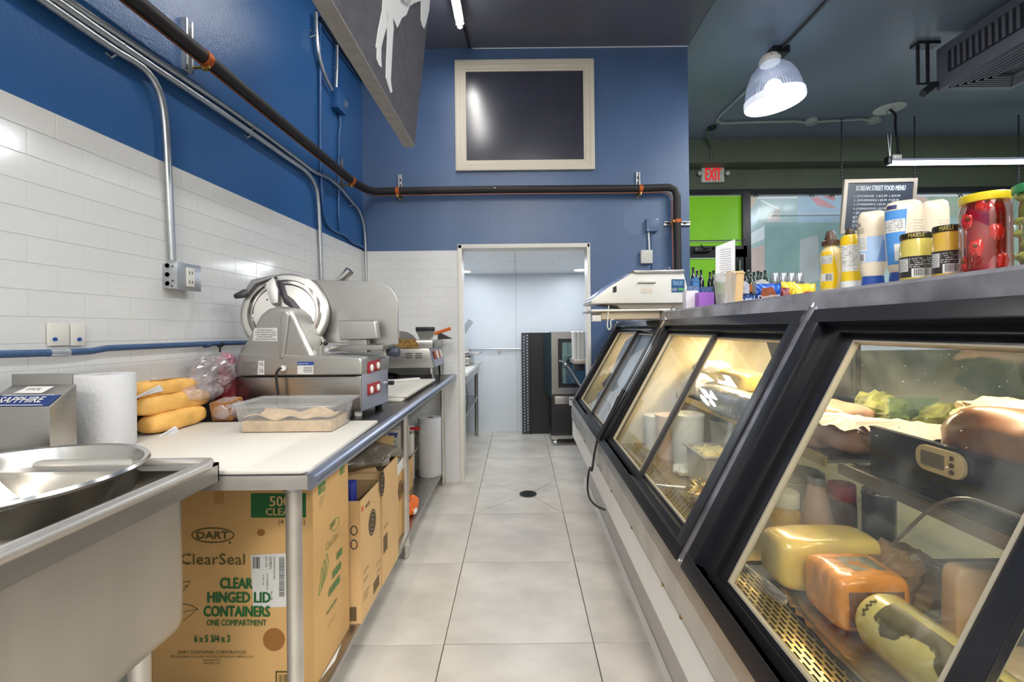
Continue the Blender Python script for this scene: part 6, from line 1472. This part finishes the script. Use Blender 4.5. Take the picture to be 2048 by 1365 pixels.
obj('bulb', B().blob(rim+axl*.09, .07, .07, .09, 20, 12), mat('bulb glow', (250, 252, 255), .5, emit=3), t, smooth=True)
b = B(); b.lathe(ct, [(Rr*.36, 0), (Rr*.38, .03), (Rr*.30, .035), (Rr*.30, .06)], 24, axl); obj('collar', b, wcast, t, smooth=True)
b = B()
for k in range(12): a = 2*PI*k/12; b.tube([ct+(u*math.cos(a)+v_*math.sin(a))*Rr*.36+axl*.03, ct+(u*math.cos(a)+v_*math.sin(a))*Rr*.26+axl*.06], .005, 5)
obj('collar_fins', b, wcast, t)
obj('hook_cord', B().tube([ct+axl*.05, ct+axl*.10, at_y(1538, 112, Yl+.03), at_y(1545, 103, Yl+.08), q], .012, 8, 1), blkp, t, smooth=True)
obj('ceiling_box', B().box(q.x-.07, q.x+.07, q.y-.05, q.y+.05, ZC-.06, ZC-.006), blkp, t, bevel=.004)
l = bpy.data.lights.new('bulb_light', 'POINT'); l.energy = 26; l.color = (.9, .95, 1); l.shadow_soft_size = .1; o = bpy.data.objects.new('bulb_light', l); C.objects.link(o); o.location = rim-axl*.06
tag(obj('ceiling_cable', B().tube([q, zc(1600, 58), zc(1655, 0), zc(1700, -48)], .012, 8), blkp, smooth=True), 'black cable clipped across the shop ceiling from the dome lamp', 'cable')
t = thing('conduit', 'pale conduit bent along the shop ceiling with two square boxes', 'conduit', zc(1436, 240))
obj('pipe', B().tube([zc(1548, 118), zc(1500, 175), zc(1440, 232), zc(1434, 242), zc(1444, 247), zc(1500, 245), zc(1590, 243), zc(1612, 246), zc(1650, 243), zc(1720, 239), zc(1750, 242)], .012, 8), mat('pale conduit', (150, 160, 156), .4), t, smooth=True)
for p in ((1623, 244), (1749, 241)): q = zc(*p); obj('box', B().lathe(q-V((0, 0, .02)), [(.062, 0), (.066, .01), (.062, .045)], 8), mat('pale conduit', (150, 160, 156)), t)
# linear pendant
pz = at_y(1778, 326, 4.6); x1 = pz.x+2.6
t = thing('linear_pendant', 'long glowing linear LED pendant hanging in the shop', 'light', pz)
obj('light_bar', B().box(pz.x, x1, 4.575, 4.625, pz.z-.02, pz.z+.012), mat('led bar glow', (235, 244, 255), .5, emit=7), t)
obj('top_rail', B().box(pz.x+.02, x1, 4.575, 4.625, pz.z+.012, pz.z+.035), mat('lilac rail', (150, 160, 180), .4), t)
obj('end_cap', B().box(pz.x-.03, pz.x+.01, 4.57, 4.63, pz.z-.02, pz.z+.06), blkp, t, bevel=.004); obj('driver', B().box(pz.x+.02, pz.x+.11, 4.57, 4.63, pz.z+.034, pz.z+.075), wcast, t, bevel=.003)
rs = at_z(1779, 219, ZC-.012); obj('ceiling_rose', B().lathe(rs, [(.10, 0), (.14, .004), (.14, .012)], 28), wcast, t, smooth=True)
obj('flex', B().tube([rs, rs+V((.05, -.02, -.06)), at_y(1790, 250, 4.6), at_y(1796, 290, 4.6), at_y(1797, 314, 4.6)], .012, 8, 1), blkp, t, smooth=True)
for a in (1775, 1782): obj('hanging_wire', B().tube([rs+V((-.03, 0, 0)), at_y(a, 270, 4.6), at_y(1780, 318, 4.6)], .003, 5), galv, t)
# chalkboard menu on two chains
YM = 4.75; mp_ = lambda a, c: at_y(a, c, YM)
def chain(px_, top, bot, par, Y=YM):
    a, c = at_y(px_, top, Y), at_y(px_, bot, Y); n = max(2, int((a.z-c.z)/.035)); b = B()
    for k in range(n): z = c.z+(a.z-c.z)*(k+.5)/n; x = c.x+(a.x-c.x)*(k+.5)/n; b.lathe((x, Y, z), [(.005, -.016), (.008, -.008), (.008, .008), (.005, .016)], 6)
    return obj('chain', b, blkp, par, kind='stuff')
t = thing('menu_board', 'framed chalkboard menu with white handwriting hanging on chains', 'sign', mp_(1681, 467))
O4 = [mp_(*p) for p in ((1681, 468), (1828, 471), (1836, 356), (1690, 359))]; cc_ = sum(O4, V())/4
I4 = [cc_+(p-cc_)*.0+V(((p-cc_).x*.90, 0, (p-cc_).z*.87)) for p in O4]
b = B().add([p+V((0, dy, 0)) for dy in (0, .03) for p in O4]+[p+V((0, dy, 0)) for dy in (0, .03) for p in I4], [f for i in range(4) for f in ((i, (i+1) % 4, 8+(i+1) % 4, 8+i), (4+i, 12+i, 12+(i+1) % 4, 4+(i+1) % 4), (i, 4+i, 4+(i+1) % 4, (i+1) % 4), (8+i, 8+(i+1) % 4, 12+(i+1) % 4, 12+i))]); obj('frame', b, mat('champagne frame', (196, 184, 168), .4, .3), t)
obj('slate', B().prism([p+V((0, .012, 0)) for p in I4], (0, .012, 0)), mat('slate board', (64, 72, 88), .35, var=.1), t)
mq = lambda a, c: at_y(a, c, YM+.0115)
chalk = mat('chalk white', (226, 232, 238), .7)
text_px('KOREAN STREET FOOD MENU', (1712, 382), (1810, 381), (1713, 372), mq, chalk, t, bold=.003)
for k, s_ in enumerate(('1. 순대 (SOONDAE)  S $12.99  L $19.99', '2. 떡볶이 (DDUKBOKKI) S $5.99  M $8.99', '3. 튀김 (TWIGIM/FRY) S $5.99  M $8.99', '4. 오뎅 (ODENG/SOUP) S $5.99  M $8.99', '+ SET MENU  S $14.99  M $19.99', 'SET 1. DDUKBOKKI + ODENG', 'SET 2. TWIGIM + SOONDAE', 'COMBO $24.99')):
    s_ = ''.join(ch for ch in s_ if ord(ch) < 128).replace('.  (', '. (').replace('.  ', '. ')
    text_px(s_, (1708-k*.6, 396+k*8.4), (1800-k*3, 395.3+k*8.4), (1708.5-k*.6, 390.5+k*8.4), mq, chalk, t, bold=.001)
chain(1683, 236, 358, t); chain(1829, 232, 357, t)
t = thing('chain', 'thin chain hanging from the shop ceiling at the right edge', 'chain', mp_(2039, 372)); chain(2037, 230, 380, t)
# ceiling air unit
a = at_y(1872, 100, 3.58); z1 = a.z; z0 = at_y(1872, 182, 3.58).z; X0 = a.x; X1 = at_y(1976, 183, 3.58).x+.18
y0, y1 = 2.30, 3.58
t = thing('ceiling_heater', 'dark grey ceiling mounted air unit with louvred side and bottom grille', 'air unit', ((X0+X1)/2, (y0+y1)/2, z0))
acm = mat('dark grey unit paint', (74, 74, 84), .45, var=.08)
obj('housing', B().box(X0, X1, y0, y1, z0, z1), acm, t, bevel=.008)
obj('side_recess', B().box(X0-.003, X0, y0+.25, y1-.10, z0+.09, z1-.07), blkp, t)
k = y0+.27
while k < y1-.12: obj('louvre', B().box(X0-.012, X0-.003, k, k+.018, z0+.10, z1-.08), acm, t); k += .045
b = B()
for k in range(6):
    d_ = .05+k*.032; frame_z = z0-.004-.003*k
    for (xa, xb, ya, yb_) in ((X0+d_, X1-d_, y0+d_, y0+d_+.014), (X0+d_, X1-d_, y1-d_-.014, y1-d_), (X0+d_, X0+d_+.014, y0+d_, y1-d_), (X1-d_-.014, X1-d_, y0+d_, y1-d_)):
        if xb > xa and yb_ > ya: b.box(xa, xb, ya, yb_, frame_z, z0)
obj('bottom_grille', b, mat('unit grille', (96, 98, 110), .4), t)
obj('mount', B().box(X0-.16, X0+.02, y1-.02, y1+.06, ZC-.03, ZC-.006), blkp, t)
for dx in (-.13, -.05): obj('hanger', B().tube([(X0+dx, y1+.02, ZC-.01), (X0+dx, y1+.02, z0+.07), (X0, y1+.0, z0+.06)], .014, 6), blkp, t)
obj('pivot_arm', B().tube([(X0-.11, y1, z0-.02), (X0-.02, y1, z0+.05)], .03, 8), blkp, t)

# ------------------------------------------------------------------ the room beyond the doorway
ZR = .955
t = thing('prep_table', 'stainless prep table with a white top in the room beyond the doorway', 'table', (-.7, 4.5, fz(4.5)))
obj('top', B().box(-1.08, -.44, 3.78, 5.12, ZR-.03, ZR), wcast, t, bevel=.004); obj('apron', B().box(-1.06, -.455, 3.80, 5.10, ZR-.10, ZR-.031), steel, t)
for X in (-.49, -1.03):
    for Y in (3.84, 5.06): obj('leg', B().cyl((X, Y, fz(Y)), (X, Y, ZR-.1), .021, n=14), steel, t, smooth=True)
obj('undershelf', B().box(-1.06, -.47, 3.82, 5.10, .55, .565), steel, t)
t = thing('small_slicer', 'steel countertop machine half hidden by the doorway edge', 'kitchen machine', (-.6, 4.75, ZR))
obj('base', B().box(-.86, -.50, 4.45, 4.95, ZR+.01, ZR+.09), steel, t, bevel=.01); obj('body', B().prism([(-.86, 4.6, ZR+.09), (-.52, 4.6, ZR+.09), (-.56, 4.6, ZR+.17), (-.66, 4.6, ZR+.22), (-.86, 4.6, ZR+.22)], (0, .25, 0)), chrome, t, bevel=.01)
obj('tray', B().box(-.56, -.40, 4.5, 4.9, ZR+.115, ZR+.13), steel, t, bevel=.003); obj('lid_handle', B().box(-.62, -.56, 4.7, 4.72, ZR+.30, ZR+.50, Matrix.Translation((-.6, 4.7, 1.3)) @ Matrix.Rotation(.6, 4, 'Y') @ Matrix.Translation((.6, -4.7, -1.3))), glassy('clear guard', (.9, .93, .95), .2, .05, .3), t)
for X_, Y_ in ((-.82, 4.48), (-.54, 4.48), (-.82, 4.92), (-.54, 4.92)): obj('foot', B().cyl((X_, Y_, ZR), (X_, Y_, ZR+.011), .012, n=10), rubber, t)
t = thing('wire_basket', 'wire hook basket hanging under the prep table edge', 'basket', (-.52, 3.95, .72))
for k in range(4): obj('wire', B().tube([(-.53+.02*k, 3.9, .84), (-.54+.03*k, 3.9, .70), (-.53+.02*k, 3.9, .60)], .005, 6), chrome, t)
# black perforated upright rack panel
Yk = 5.12; f5 = lambda a, c: at_y(a, c, Yk)
x0, x1 = f5(1043, 700).x, f5(1098, 700).x; zt_ = f5(1060, 666).z
t = thing('shelving_panel', 'tall black metal panel with a perforated edge standing by the white wall', 'shelving', ((x0+x1)/2, Yk, fz(Yk)))
obj('panel', B().box(x0+.105, x1, Yk, Yk+.03, fz(Yk), zt_), blkp, t); obj('upright', B().box(x0, x0+.085, Yk-.01, Yk+.03, fz(Yk), zt_), mat('dark upright', (48, 50, 56), .4), t); obj('rib', B().box(x0+.085, x0+.105, Yk-.02, Yk+.03, fz(Yk), zt_), black, t)
b = B(); k = fz(Yk)+.03
while k < zt_-.02:
    for dx in (.022, .060): b.box(x0+dx, x0+dx+.012, Yk-.0115, Yk-.010, k+(.015 if dx > .05 else 0), k+.016+(.015 if dx > .05 else 0))
    k += .034
obj('perforation', b, mat('pale gap', (190, 196, 204), .6), t, kind='stuff')
# glass fronted warmer on casters
Yw = 4.62; g5 = lambda a, c: at_y(a, c, Yw)
x0 = g5(1103, 700).x; x1 = x0+.62; zb, zm, zt_ = g5(1110, 872).z, g5(1110, 790).z, g5(1110, 665).z
t = thing('heated_cabinet', 'steel and black glass door cabinet on casters beyond the doorway', 'cabinet', ((x0+x1)/2, Yw+.25, fz(Yw)))
obj('lower_body', B().box(x0, x1, Yw+.02, Yw+.48, zb, zm), blkp, t, bevel=.004); obj('bottom_rail', B().box(x0-.01, x1, Yw, Yw+.48, zb-.035, zb), steel, t)
obj('vent_grille', B().box(x0+.03, x1-.05, Yw+.012, Yw+.02, zb+.03, zm-.16), mat('grille black', (38, 38, 40), .5, var=.6, scale=60), t)
b = B()
for k in range(9): b.box(x0+.03, x1-.05, Yw+.004, Yw+.012, zb+.04+k*.026, zb+.044+k*.026)
obj('grille_bar', b, mat('grille wire', (70, 68, 64), .4, .5), t, kind='stuff')
obj('control_plate', B().box(x0+.03, x0+.26, Yw+.008, Yw+.02, zm-.10, zm-.02), steel, t, bevel=.002); obj('label', B().box(x0+.18, x0+.27, Yw+.002, Yw+.007, zm-.115, zm-.025), labelw, t)
for k in range(3): obj('print', B().box(x0+.19+.028*k, x0+.21+.028*k, Yw+.0005, Yw+.002, zm-.06+.01*(k % 2), zm-.045+.01*(k % 2)), ink, t)
obj('upper_body', B().box(x0+.01, x1, Yw+.04, Yw+.48, zm, zt_), darkin, t); 
b = frame(B(), x0, x1, zm+.005, zt_, .07, Yw+.005, Yw+.04); d_ = obj('door', b, steel, t)
b = frame(B(), x0+.068, x1-.068, zm+.073, zt_-.068, .04, Yw+.002, Yw+.03); obj('door_seal', b, blkp, d_)
obj('pane', B().box(x0+.10, x1-.10, Yw+.025, Yw+.035, zm+.10, zt_-.10), mat('teal mirror pane', (150, 180, 184), .08, .9, var=.2, scale=3), d_)
obj('side_glass', B().prism([(x0-.06, Yw+.46, zm-.0), (x0-.004, Yw+.05, zm-.04), (x0-.004, Yw+.05, zt_), (x0-.06, Yw+.46, zt_-.02)], (.004, 0, 0)), mat('teal side pane', (70, 96, 104), .08, .5), t)
for X in (x0+.03, x1-.03):
    for Y in (Yw+.04, Yw+.42): obj('caster', B().lathe((X-.015, Y, fz(Y)+.03), [(.03, 0), (.03, .03)], 16, (1, 0, 0)), galv, t, smooth=True); obj('caster_fork', B().box(X-.02, X+.02, Y-.02, Y+.02, fz(Y)+.055, zb-.03), galv, t)
# steel wall shelf with white containers in front of it
Yv = 4.25; v5 = lambda a, c: at_y(a, c, Yv)
q0_ = v5(1130, 724)
t = thing('wall_shelf', 'short steel shelf with a bracket holding the white cups beyond the doorway', 'shelf', v5(1160, 735))
obj('plate', B().box(v5(1146, 720).x, 1.19, Yv-.06, Yv+.25, v5(1150, 728).z, v5(1150, 719).z), mat('tan steel', (176, 168, 156), .4, .5), t, bevel=.003)
obj('hinge_block', B().box(v5(1148, 730).x, v5(1168, 730).x, Yv, Yv+.1, v5(1150, 742).z, v5(1150, 729).z), darkin, t, bevel=.006)
obj('brace', B().tube([v5(1118, 722), v5(1128, 724), v5(1140, 738), v5(1172, 790)], .010, 8), steel, t, smooth=True)
obj('tap_block', B().blob(v5(1131, 730), .02, .03, .018, 12, 8), chrome, t, smooth=True)
zt2, zb2 = v5(1160, 663).z, v5(1160, 719).z
for k in range(3):
    xx = v5(1150+k*8.5, 700).x; tag(obj('cup_stack', B().lathe((xx, Yv+.05+.01*k, zb2), [(.024, 0), (.027, (zt2-zb2)*.9), (.030, (zt2-zb2)*.97), (.024, zt2-zb2)], 18), wcast, smooth=True), ('left', 'middle', 'right')[k]+' white stack of cups on the small steel shelf beyond the doorway', 'cups')
